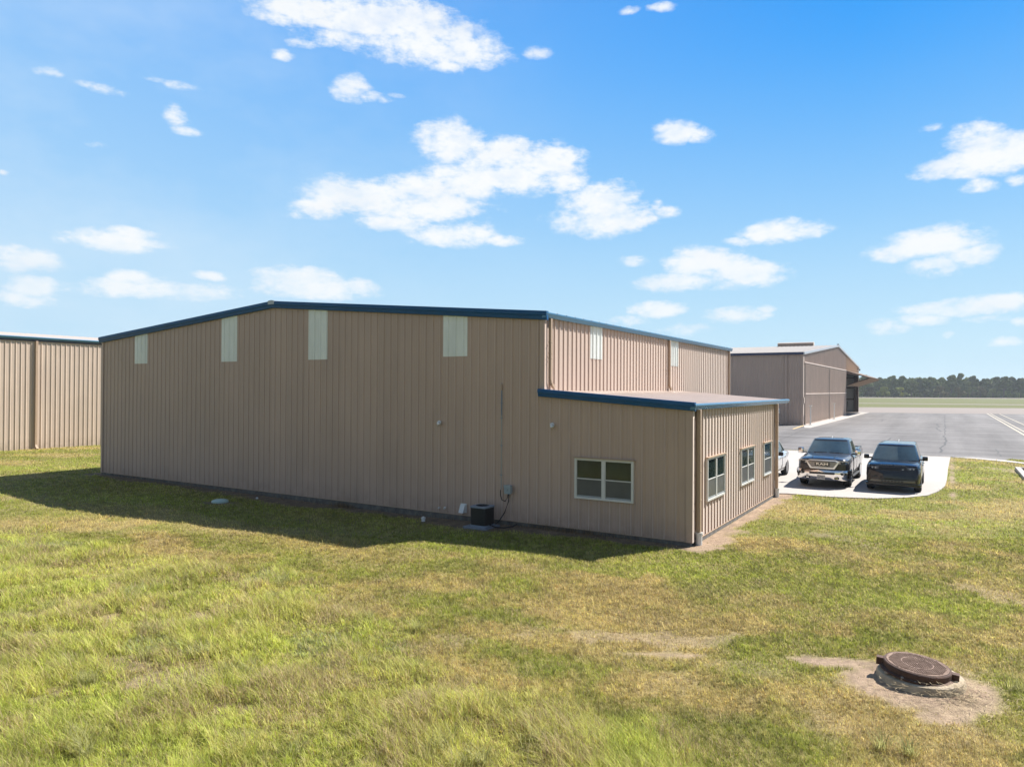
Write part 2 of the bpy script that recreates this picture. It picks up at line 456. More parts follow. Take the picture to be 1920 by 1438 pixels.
        for i in range(len(ts) - 1):
            a = o + 2 * i
            s.f.append((a, a + 2, a + 3, a + 1)); s.m.append(s.mi)
        return s

    def build(s, name, mats, parent=None, loc=None, smooth=None, bevel=0.):
        me = bpy.data.meshes.new(name)
        me.from_pydata(s.v, [], s.f)
        if not isinstance(mats, (list, tuple)): mats = [mats]
        for m in mats: me.materials.append(m)
        if len(mats) > 1: me.polygons.foreach_set('material_index', s.m)
        me.update()
        bm = bmesh.new(); bm.from_mesh(me)
        bmesh.ops.recalc_face_normals(bm, faces=bm.faces[:]); bm.to_mesh(me); bm.free()
        if smooth is not None:
            me.polygons.foreach_set('use_smooth', [True] * len(me.polygons))
            me.set_sharp_from_angle(angle=rad(smooth))
        o = bpy.data.objects.new(name, me); COL.objects.link(o)
        if parent is not None: o.parent = parent
        if loc is not None: o.location = loc
        if bevel:
            b = o.modifiers.new('bevel', 'BEVEL'); b.width = bevel; b.segments = 2; b.limit_method = 'ANGLE'
        return o


def tag(o, label=None, cat=None, group=None, kind=None):
    if label: o['label'] = label
    if cat: o['category'] = cat
    if group: o['group'] = group
    if kind: o['kind'] = kind
    return o


def thing(name, label, cat, loc, rz=0., group=None):
    o = bpy.data.objects.new(name, None); COL.objects.link(o)
    o.empty_display_size = .3
    o.location = loc; o.rotation_euler = (0, 0, rz)
    return tag(o, label, cat, group)


def sthing(name, label, cat, u, v, z=0., rz=0., group=None):
    return thing(name, label, cat, site(u, v, z), TH + rz, group)


# ------------------------------------------------------------------ ground fields (numpy, world XY)
def vnoise(x, y, seed):
    xi = np.floor(x).astype(np.int64); yi = np.floor(y).astype(np.int64)
    fx = x - xi; fy = y - yi
    fx = fx * fx * (3 - 2 * fx); fy = fy * fy * (3 - 2 * fy)

    def h(a, b):
        n = (a * 374761393 + b * 668265263 + seed * 1442695041) & 0x7fffffff
        n = ((n ^ (n >> 13)) * 1274126177) & 0x7fffffff
        n = (n ^ (n >> 16)) & 0xffff
        return n / 65535.
    return (h(xi, yi) * (1 - fx) + h(xi + 1, yi) * fx) * (1 - fy) + (h(xi, yi + 1) * (1 - fx) + h(xi + 1, yi + 1) * fx) * fy


def fbm(x, y, s, seed, oct=4, gain=.55):
    a = 1.; t = 0.; n = 0.
    for o in range(oct):
        t = t + a * vnoise(x * s + 13.7 * o, y * s - 7.3 * o, seed + o); n += a
        a *= gain; s *= 2.07
    return t / n


def sstep(a, b, x):
    t = np.clip((x - a) / (b - a), 0, 1); return t * t * (3 - 2 * t)


def touv(x, y):
    dx = x - SO.x; dy = y - SO.y
    return dx * EU.x + dy * EU.y, dx * EV.x + dy * EV.y


LONG_EDGE = [(-60, 34), (-24, 25), (-15.2, 20.9), (-12.1, 19.6), (-8.7, 17.2), (-6.1, 15.7), (-3.7, 14.2), (-1.4, 12.0), (0, 10.7), (1.0, 9.5), (1.9, 7.9), (3.0, 5.0)]
_lx = np.array([p[0] for p in LONG_EDGE]); _ly = np.array([p[1] for p in LONG_EDGE])


def blob(x, y, cx, cy, rx, ry, ang, seed, rag=.45, soft=.35):
    c, s_ = math.cos(ang), math.sin(ang)
    dx = x - cx; dy = y - cy
    a = (dx * c + dy * s_) / rx; b = (-dx * s_ + dy * c) / ry
    d = np.sqrt(a * a + b * b) + (fbm(x, y, 2.3, seed, 6, .68) - .5) * rag * 2.4
    return 1 - sstep(1 - soft, 1 + soft * .4, d)


def fields(x, y):
    """returns dirt, dry, tall (0..1), lum"""
    u, v = touv(x, y)
    ye = np.interp(x, _lx, _ly)
    n0 = fbm(x, y, .35, 11, 4)
    tall = sstep(-.7, .9, (ye - y) * .82 + (n0 - .5) * 4.0 + (fbm(x, y, 2.2, 77, 3) - .5) * 1.4)
    # soil
    d = np.zeros_like(x)
    d = np.maximum(d, blob(x, y, 5.80, 10.15, 1.05, .95, .3, 21, .30))
    d = np.maximum(d, blob(x, y, 4.95, 10.95, .75, .30, -.25, 22, .30))
    d = np.maximum(d, .9 * blob(x, y, 5.9, 9.35, .75, .32, .45, 23, .5))
    d = np.maximum(d, .75 * blob(x, y, 2.45, 11.28, .75, .16, -.06, 24, .35))
    d = np.maximum(d, .35 * blob(x, y, 3.5, 10.8, .6, .35, -.3, 25, .8))
    d = np.maximum(d, .62 * blob(x, y, -4.75, 10.15, .75, .6, .2, 26, .9))
    d = np.maximum(d, .55 * blob(x, y, -5.8, 10.75, .9, .3, -.2, 27, .9))
    d = np.maximum(d, .4 * blob(x, y, -7.3, 12.0, .8, .3, -.1, 28, .8))
    d = np.maximum(d, .45 * blob(x, y, -.95, 11.9, .35, .45, .5, 29, .8))
    rg = (fbm(x, y, 1.3, 31, 4) - .5)
    # strip beside the office side wall (sunny dry soil)
    st = (1 - sstep(.38, .80, u + rg * 1.1 - .25 * np.clip(1 - v / 3, 0, 1) * 0)) * sstep(-.1, .05, u) * sstep(-.6, .0, v + rg) * (1 - sstep(11.8, 12.6, v))
    d = np.maximum(d, st)
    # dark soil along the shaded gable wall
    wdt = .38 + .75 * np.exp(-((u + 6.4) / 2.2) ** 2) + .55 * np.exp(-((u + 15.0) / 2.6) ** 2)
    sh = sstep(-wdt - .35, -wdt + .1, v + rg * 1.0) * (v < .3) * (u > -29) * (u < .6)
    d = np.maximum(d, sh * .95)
    d = np.maximum(d, blob(x, y, -10.55, 25.85, .75, .4, 0, 33, .4) * .8)
    # small worn spots scattered through the long grass and the open lawn
    sp_ = sstep(.60, .72, fbm(x, y, 1.25, 611, 5, .6)) * (.25 + .75 * sstep(.45, .6, fbm(x, y, .28, 621, 3)))
    d = np.maximum(d, sp_ * (.30 + .38 * tall) * (v < -2.5))
    d = np.maximum(d, .55 * blob(x, y, 2.2, 12.0, 1.9, .35, -.12, 52, 1.0))
    d = np.maximum(d, .45 * blob(x, y, 10.0, 14.4, .5, 1.5, .35, 53, 1.0))
    d = np.maximum(d, .40 * blob(x, y, 9.2, 19.8, .5, 1.3, .3, 54, 1.0))
    # pavement edge
    ed = np.exp(-((u - 5.95) / .12) ** 2) * (v > 13) * (v < 33.5)
    d = np.maximum(d, ed * np.clip(fbm(x, y, .8, 36, 3) * 2.2 - .6, 0, 1))
    d = np.maximum(d, .6 * blob(x, y, 26.3, 36.8, .8, 2.3, .2, 37, .7))
    # dry straw tint
    dry = sstep(.42, .72, fbm(x, y, .42, 41, 5) + .10 * (fbm(x, y, 3.5, 43, 3) - .5) * 2) * .85
    band = np.exp(-(((v + 5.2) / 1.0) ** 2)) * sstep(-30, -14, u) * (1 - sstep(-7, -4, u))
    dry = np.maximum(dry, band * (.55 + .6 * (fbm(x, y, .9, 44, 4) - .3)))
    dry = np.maximum(dry, .8 * blob(x, y, 1.6, 13.2, 2.2, .55, -.2, 45, .8))
    dry = np.maximum(dry, .8 * blob(x, y, 3.4, 12.6, 2.4, .6, -.1, 46, .8))
    dry = np.maximum(dry, .8 * blob(x, y, 2.4, 9.9, 1.1, .8, -.5, 47, .8))
    dry = np.maximum(dry, .75 * blob(x, y, 13.8, 23.9, 1.6, .9, 0, 48, .8))
    dry = np.maximum(dry, .65 * blob(x, y, 10.2, 14.8, .8, 1.4, .2, 49, .9))
    dry = np.maximum(dry, .7 * blob(x, y, .4, 11.9, 1.6, .5, -.5, 50, .8))
    dry = np.maximum(dry, .7 * blob(x, y, -7.7, 13.6, 1.5, .8, -.2, 51, .9))
    dry = dry * (1 - .45 * tall)
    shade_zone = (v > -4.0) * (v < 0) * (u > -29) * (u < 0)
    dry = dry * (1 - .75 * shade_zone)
    lush = sstep(.5, .75, fbm(x, y, .22, 61, 4)) 
    for (cx, cy, r) in ((9.8, 24.4, 2.0), (3.0, 16.8, 1.6), (22.2, 33.4, 3.5), (-4.4, 14.3, 1.3), (4.6, 9.3, .7), (1.1, 10.6, .6), (.6, 8.4, 1.0), (-5.2, 8.8, 1.5), (8.7, 13.4, 1.5)):
        lush = np.maximum(lush, blob(x, y, cx, cy, r * 1.3, r * .7, -.3, int(abs(cx * 7)) + 63, .6, .6))
    lush = lush * (1 - dry * .6)
    return np.clip(d, 0, 1), np.clip(dry, 0, 1), tall, np.clip(lush, 0, 1)


C_GREEN = np.array([.130, .145, .022]); C_LUSH = np.array([.155, .178, .026])
C_DRY = np.array([.262, .205, .078]); C_OLIVE = np.array([.115, .118, .028])
C_SOIL = np.array([.34, .245, .17]); C_STRAW = np.array([.42, .33, .19])


def turf_colour(x, y, dry, lush, tall, k):
    """k: per sample random 0..1"""
    c = C_GREEN[None] * (1 - lush[:, None]) + C_LUSH[None] * lush[:, None]
    ol = sstep(.5, .75, fbm(x, y, .8, 91, 4))[:, None] * .6
    c = c * (1 - ol) + C_OLIVE[None] * ol
    dd = np.clip(dry + (k - .5) * .55, 0, 1)[:, None]
    c = c * (1 - dd) + C_DRY[None] * dd
    return c


def ghgt(x, y):
    u, v = touv(x, y)
    near = (1 - sstep(24, 34, y)) * (1 - sstep(14, 30, np.abs(x)))
    wallf = sstep(.5, 4.5, -v) * (v < 0) + sstep(1.0, 4.0, u) * (v >= 0) * (u > 0) * (v < 9)
    h = (fbm(x, y, .30, 3, 3) - .5) * .22 * near * np.clip(wallf, 0, 1)
    h = h + (fbm(x, y, 1.7, 5, 3) - .5) * .06 * near * np.clip(wallf, 0, 1)
    # slightly low ground along the gable
    h = h - .09 * (1 - sstep(-10, -4, u)) * np.exp(-((v + .5) / 3.) ** 2) * (u > -34) * near
    r = np.sqrt((x - 5.80) ** 2 + (y - 10.25) ** 2)
    h = h * sstep(.6, 1.6, r) + .05 * np.exp(-(r / .8) ** 2)
    return h


# pavements in site coordinates
PAD = [(-14.5, 31.9), (5.9, 33.7), (5.78, 25.7), (5.74, 20.4), (5.67, 17.7), (5.46, 15.7), (5.08, 14.0), (4.42, 12.9), (3.4, 11.95), (1.9, 11.45), (.28, 11.45), (-.2, 11.2), (-14.5, 11.2)]
PADW = [site(*p) for p in PAD]
def un_line(): pass
APRON = [site(-75, 32.2), site(5.9, 33.9), site(7.1, 34.5), site(8.7, 33.6), site(9.0, 34.8), site(9.9, 34.5), site(26, 34.5), site(70, 34.5),
         Vector((190, 118, 0)), Vector((93.3, 130., 0)), Vector((66.7, 134.1, 0)), Vector((10, 140, 0)), Vector((-40, 146, 0))]
WALK = [site(5.95, 33.75), site(7.1, 33.45), site(8.6, 32.3), site(9.5, 31.5), site(16, 25.5), site(16.7, 26.2), site(10.1, 31.9), site(9.5, 32.4), site(8.7, 33.55), site(7.1, 34.45)]


def inpoly(x, y, poly):
    c = np.zeros(x.shape, bool); n = len(poly)
    for i in range(n):
        x0, y0 = poly[i][0], poly[i][1]; x1, y1 = poly[(i + 1) % n][0], poly[(i + 1) % n][1]
        if y0 == y1: continue
        t = ((y0 > y) != (y1 > y)) & (x < (x1 - x0) * (y - y0) / (y1 - y0) + x0)
        c ^= t
    return c


# ------------------------------------------------------------------ ground
def turf_material(name, attr=True):
    m = bpy.data.materials.new(name); nt, N, L, P = nodes_of(m)
    P.inputs['Roughness'].default_value = .9; P.inputs['Specular IOR Level'].default_value = .2
    tc = N.new('ShaderNodeTexCoord')
    a = N.new('ShaderNodeAttribute'); a.attribute_name = 'turf'
    n1 = N.new('ShaderNodeTexNoise'); n1.inputs['Scale'].default_value = 9; n1.inputs['Detail'].default_value = 8; n1.inputs['Roughness'].default_value = .7
    L.new(tc.outputs['Object'], n1.inputs[0])
    n2 = N.new('ShaderNodeTexNoise'); n2.inputs['Scale'].default_value = 60; n2.inputs['Detail'].default_value = 4
    L.new(tc.outputs['Object'], n2.inputs[0])
    mr = N.new('ShaderNodeMapRange'); mr.inputs['From Min'].default_value = .25; mr.inputs['From Max'].default_value = .75
    mr.inputs['To Min'].default_value = .62; mr.inputs['To Max'].default_value = 1.38
    L.new(n1.outputs[0], mr.inputs[0])
    mx = N.new('ShaderNodeVectorMath'); mx.operation = 'SCALE'
    L.new(a.outputs['Color'], mx.inputs[0]); L.new(mr.outputs[0], mx.inputs[3])
    L.new(mx.outputs[0], P.inputs['Base Color'])
    b = N.new('ShaderNodeBump'); b.inputs['Strength'].default_value = .7; b.inputs['Distance'].default_value = .04
    ad = N.new('ShaderNodeMath'); ad.operation = 'ADD'; L.new(n1.outputs[0], ad.inputs[0]); L.new(n2.outputs[0], ad.inputs[1])
    L.new(ad.outputs[0], b.inputs['Height']); L.new(b.outputs[0], P.inputs['Normal'])
    return m


def build_ground():
    def axis(lo, hi, step, far_lo, far_hi):
        a = list(np.arange(lo, hi + 1e-6, step))
        s_ = step; x = a[-1]
        while x < far_hi: s_ *= 1.22; x += s_; a.append(x)
        s_ = step; x = a[0]; b = []
        while x > far_lo: s_ *= 1.22; x -= s_; b.append(x)
        return np.array(b[::-1] + a)
    X = axis(-26, 26, .14, -2600, 2600); Y = axis(4, 40, .14, -300, 4200)
    gx, gy = np.meshgrid(X, Y)
    x = gx.ravel(); y = gy.ravel()
    z = ghgt(x, y)
    d, dry, tall, lush = fields(x, y)
    k = fbm(x, y, 3.1, 301, 3)
    c = turf_colour(x, y, dry, lush, tall, k)
    # brown thatch tint under the blades
    c = c * 1.0 + np.array([.20, .15, .08])[None] * .20
    soil = C_SOIL[None] * (.45 + .95 * fbm(x, y, 3.3, 311, 5, .7))[:, None]
    u, v = touv(x, y)
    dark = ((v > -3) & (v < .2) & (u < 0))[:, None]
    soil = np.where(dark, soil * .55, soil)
    c = c * (1 - .35 * tall[:, None])  # ground colour darkened under the long grass for contrast in the gaps
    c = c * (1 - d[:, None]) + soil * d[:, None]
    far = sstep(60, 150, y)[:, None]
    c = c * (1 - far) + np.array([.115, .120, .040])[None] * far
    nx, ny = len(X), len(Y)
    me = bpy.data.meshes.new('ground')
    me.vertices.add(nx * ny); me.vertices.foreach_set('co', np.stack([x, y, z], 1).ravel().astype(np.float32))
    i = (np.arange(ny - 1)[:, None] * nx + np.arange(nx - 1)[None]).ravel()
    q = np.stack([i, i + 1, i + 1 + nx, i + nx], 1)
    me.loops.add(q.size); me.polygons.add(len(q))
    me.loops.foreach_set('vertex_index', q.ravel().astype(np.int32))
    me.polygons.foreach_set('loop_start', (np.arange(len(q)) * 4).astype(np.int32))
    me.polygons.foreach_set('use_smooth', np.ones(len(q), bool))
    me.update(calc_edges=True)
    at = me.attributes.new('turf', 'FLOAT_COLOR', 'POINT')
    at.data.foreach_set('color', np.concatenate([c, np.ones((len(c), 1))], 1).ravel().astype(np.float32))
    me.materials.append(turf_material('turf_ground'))
    o = bpy.data.objects.new('ground', me); COL.objects.link(o)
    tag(o, 'patchy lawn and soil of the airfield', kind='structure')


build_ground()


def sheet(name, poly, z, m, thick=None, label=None):
    mb = MB()
    P = [Vector((p[0], p[1], z)) for p in poly]
    if thick: mb.prism([p - Vector((0, 0, thick)) for p in P], (0, 0, thick))
    else: mb.add(P, [tuple(range(len(P)))])
    me_o = mb.build(name, m)
    bm = bmesh.new(); bm.from_mesh(me_o.data); bmesh.ops.triangulate(bm, faces=[f for f in bm.faces if len(f.verts) > 4])
    if not thick:
        for f in bm.faces:
            f.normal_update()
            if f.normal.z < 0: f.normal_flip()
    bm.to_mesh(me_o.data); bm.free()
    tag(me_o, label, kind='structure')
    return me_o


def asphalt_material():
    m = bpy.data.materials.new('asphalt'); nt, N, L, P = nodes_of(m)
    P.inputs['Roughness'].default_value = .8; P.inputs['Specular IOR Level'].default_value = .4
    tc = N.new('ShaderNodeTexCoord')
    mp = N.new('ShaderNodeMapping'); mp.inputs['Rotation'].default_value = (0, 0, -TH); L.new(tc.outputs['Object'], mp.inputs[0])
    mp2 = N.new('ShaderNodeMapping'); mp2.inputs['Scale'].default_value = (.30, .02, 1); L.new(mp.outputs[0], mp2.inputs[0])
    n1 = N.new('ShaderNodeTexNoise'); n1.inputs['Scale'].default_value = 1.1; n1.inputs['Detail'].default_value = 6; n1.inputs['Roughness'].default_value = .6; L.new(mp2.outputs[0], n1.inputs[0])
    mp3 = N.new('ShaderNodeMapping'); mp3.inputs['Scale'].default_value = (.05, .35, 1); L.new(mp.outputs[0], mp3.inputs[0])
    n2 = N.new('ShaderNodeTexNoise'); n2.inputs['Scale'].default_value = 1.3; n2.inputs['Detail'].default_value = 7; n2.inputs['Roughness'].default_value = .65; L.new(mp3.outputs[0], n2.inputs[0])
    n3 = N.new('ShaderNodeTexNoise'); n3.inputs['Scale'].default_value = 14; n3.inputs['Detail'].default_value = 6; L.new(tc.outputs['Object'], n3.inputs[0])
    a = N.new('ShaderNodeMath'); a.operation = 'ADD'; L.new(n1.outputs[0], a.inputs[0]); L.new(n2.outputs[0], a.inputs[1])
    b = N.new('ShaderNodeMath'); b.operation = 'MULTIPLY_ADD'; L.new(n3.outputs[0], b.inputs[0]); b.inputs[1].default_value = .5; L.new(a.outputs[0], b.inputs[2])
    cr = N.new('ShaderNodeValToRGB'); e = cr.color_ramp.elements
    e[0].position = .44; e[0].color = (.070, .063, .061, 1); e[1].position = .63; e[1].color = (.172, .160, .156, 1)
    mrr = N.new('ShaderNodeMath'); mrr.operation = 'MULTIPLY'; mrr.inputs[1].default_value = .42; L.new(b.outputs[0], mrr.inputs[0])
    L.new(mrr.outputs[0], cr.inputs[0]); L.new(cr.outputs[0], P.inputs['Base Color'])
    return m


M_asph = asphalt_material()
sheet('asphalt_apron', APRON, .006, M_asph, label='grey cracked asphalt apron between the hangars')
sheet('driveway', PADW, .035, M_conc, thick=.16, label='pale concrete parking pad beside the building')
sheet('curb', [site(-14.5, 31.95), site(5.9, 33.75), site(5.9, 33.95), site(-14.5, 32.15)], .047, M_conc, thick=.14, label='thin raised concrete edge between pad and asphalt')
sheet('pathway', WALK, .03, M_conc, thick=.12, label='narrow pale concrete strip along the asphalt edge')
sheet('taxiway', [Vector(p) for p in ((-400, 206, 0), (66.7, 134.12, 0), (93.3, 130.02, 0), (190, 118.05, 0), (500, 78, 0), (500, 156, 0), (126.4, 176.2, 0), (88.5, 178., 0), (0, 183, 0), (-400, 215, 0))], .012, M_conc_far, label='pale concrete taxiway beyond the asphalt')
sheet('service_strip', [Vector(p) for p in ((-400, 262, 0), (111.7, 229, 0), (153, 218, 0), (600, 190, 0), (600, 199, 0), (153, 229, 0), (111.7, 240, 0), (-400, 278, 0))], .012, M_conc_far, label='grey strip crossing the far grass')
sheet('runway', [Vector(p) for p in ((-1400, 410, 0), (1400, 400, 0), (1400, 436, 0), (-1400, 446, 0))], .02, M_conc_far, label='thin pale runway at the foot of the trees')
sheet('hangar_threshold', [site(-8.85, 71.6), site(-7.75, 65.3), site(-7.15, 65.3), site(-7.0, 133), site(-8.85, 133)], .02, M_conc, label='pale concrete strip before the hangar doors')


def stripe(name, u0, v0, u1, v1, w, m, label):
    a = site(u0, v0); b = site(u1, v1); d = (b - a).normalized(); n = Vector((-d.y, d.x, 0)) * w / 2
    return sheet(name, [a - n, b - n, b + n, a + n], .014, m, label=label)


stripe('road_marking', 11.95, 40, 11.9, 141, .2, M_cream, 'left line of the cream double line on the asphalt')
stripe('road_marking', 12.45, 40, 12.4, 141, .16, M_cream, 'right line of the cream double line on the asphalt')
stripe('road_marking', 13.85, 40, 13.75, 139, .15, M_cream, 'single cream line right of the cream double line')
stripe('road_marking', -8.35, 62.0, -8.75, 71.2, .22, M_yellow, 'short yellow line ending at the hangar corner')


def crack(pts, w, seed):
    r = random.Random(seed)
    P = []
    for i in range(len(pts) - 1):
        for k in range(10):
            t = k / 10
            P.append(Vector((pts[i][0] * (1 - t) + pts[i + 1][0] * t + r.uniform(-.08, .08), pts[i][1] * (1 - t) + pts[i + 1][1] * t)))
    P.append(Vector(pts[-1]))
    mb = MB()
    for i, p in enumerate(P):
        ww = w * r.uniform(.45, 1.2)
        a = site(p.x - ww / 2, p.y, .0115); b = site(p.x + ww / 2, p.y, .0115)
        mb.v += [tuple(a), tuple(b)]
        if i: o = 2 * i; mb.f.append((o - 2, o - 1, o + 1, o)); mb.m.append(0)
    o = mb.build('pavement_crack', M_crack); tag(o, 'dark sealed crack in the asphalt', kind='structure')


crack([(5.23, 128), (5.35, 95), (5.5, 70), (5.52, 61)], .10, 1)
crack([(5.4, 60), (5.65, 50), (5.35, 42), (5.4, 37.5)], .15, 2)
crack([(4.5, 86), (4.85, 78), (4.6, 74), (5.1, 66.7)], .16, 3)
crack([(1.25, 42.5), (1.5, 53.2)], .12, 4)
crack([(8.64, 43), (8.63, 36.4)], .10, 5)
crack([(-6.0, 40), (-6.6, 52), (-7.2, 62), (-7.4, 75)], .07, 6)
crack([(-3, 83), (-1.4, 79), (1.2, 84)], .10, 7)
crack([(-2.2, 96), (-1.8, 88)], .12, 8)

# buildings ------------------------------------------------------------------
UL, UR = -28.2, -4.48            # gable wall ends of the main building
UM = (UL + UR) / 2
SL = 1 / 12.
EAVE, VLEN = 6.42, 20.95
rise = (UM - UL) * SL


def roof_z(u): return EAVE + (UM - UL - abs(u - UM)) * SL


def downspout(parent, x, y, z0, z1, out=(1, 0, 0), kick=None, m=None, w=.10, dth=.08):
    """box section pipe standing out from a wall, kicked out at its foot"""
    o = Vector(out); c = Vector((x, y, 0)) + o * (dth / 2 + .05)
    k = Vector(kick) if kick else None
    pts = [c + Vector((0, 0, z1)) + o * .0, c + Vector((0, 0, z0 + (.28 if k else 0)))]
    mb = MB()
    side = Vector((-o.y, o.x, 0))

    def seg(p, q, ww, hh): mb.beam(p, q, ww, hh, up=o if abs((q - p).normalized().dot(o)) < .9 else side)
    seg(pts[0], pts[1], w, dth)
    if k:
        a = pts[1]; b = a + Vector((0, 0, -.14)) + k * .06; d = b + Vector((0, 0, -.12)) + k * .17
        seg(a + Vector((0, 0, .01)), b, w * .98, dth * .98); seg(b, d, w * .97, dth * .97)
    ob = mb.build('downspout', m or M_trimtan, parent, bevel=.008)
    for zz in (z0 + .9, (z0 + z1) / 2, z1 - .7):
        s2 = MB(); p = c + Vector((0, 0, zz)); s2.beam(p - Vector((0, 0, .015)), p + Vector((0, 0, .015)), w + .012, dth + .012, up=o)
        s2.build('strap', m or M_trimtan, ob)
    return ob


def skylight_panel(parent, A, along, n, W, z0, ztop, phase=0.):
    mb = MB(); n = Vector(n)
    mb.ribbed(Vector(A) + n * .008, along, n, W, lambda t: (0, 0, z0), lambda t: (0, 0, ztop(t)), pitch=.305, phase=phase)
    mb.build('skylight_panel', M_skyl, parent)


def window(parent, A, along, n, W, z0, z1, bays, m_low=None):
    """vinyl window on a ribbed wall. A: local point at the wall's foot"""
    A = Vector(A); a = Vector(along).normalized(); n = Vector(n).normalized()
    Z = Vector((0, 0, 1))
    def P(t, z, o): return A + a * t + Z * z + n * o
    def bar(mb, t0, t1, za, zb, o0, o1):
        q = [P(t0, za, o0), P(t1, za, o0), P(t1, zb, o0), P(t0, zb, o0)]
        mb.prism(q, n * (o1 - o0))
    mb = MB(); f = .055; D0, D1 = .0, .075
    bar(mb, 0, f, z0, z1, D0, D1); bar(mb, W - f, W, z0, z1, D0, D1)
    bar(mb, f, W - f, z1 - f, z1, D0, D1 - .002); bar(mb, f, W - f, z0, z0 + f, D0, D1 - .002)
    mu = .085
    bw = (W - 2 * f - mu * (bays - 1)) / bays
    mid = (z0 + z1) / 2 + .0
    for i in range(1, bays):
        t = f + i * bw + (i - 1) * mu
        bar(mb, t, t + mu, z0 + f, z1 - f, D0, D1 - .004)
    for i in range(bays):
        t = f + i * (bw + mu)
        bar(mb, t, t + bw, mid - .014, mid + .014, .03, D1 - .014)
        for (ta, tb) in ((t, t + .022), (t + bw - .022, t + bw)):
            bar(mb, ta, tb, z0 + f, mid - .02, .035, D1 - .022)
            bar(mb, ta, tb, mid + .022, z1 - f, .035, D1 - .018)
    # thin tan head flashing
    w = mb.build('window', M_white, parent, bevel=.004)
    hb = MB(); bar(hb, -.03, W + .03, z1 + .001, z1 + .03, D0, D1 + .03); hb.build('head_flashing', M_trimtan, w)
    for i in range(bays):
        t = f + i * (bw + mu)
        g = MB(); bar(g, t + .02, t + bw - .02, mid + .02, z1 - f + .001, .040, .046); g.build('pane', M_glass, w)
        g = MB(); bar(g, t + .02, t + bw - .02, z0 + f - .001, mid - .018, .044, .05); g.build('pane', M_screen, w)
        g = MB(); bar(g, t + .03, t + bw - .03, z0 + f, z0 + f + .05, .050, .056); g.build('sill', M_blind, w)
    return w


MBLD = sthing('metal_building', 'large tan ribbed metal building with blue roof trim and a low lean-to office', 'building', 0, 0)


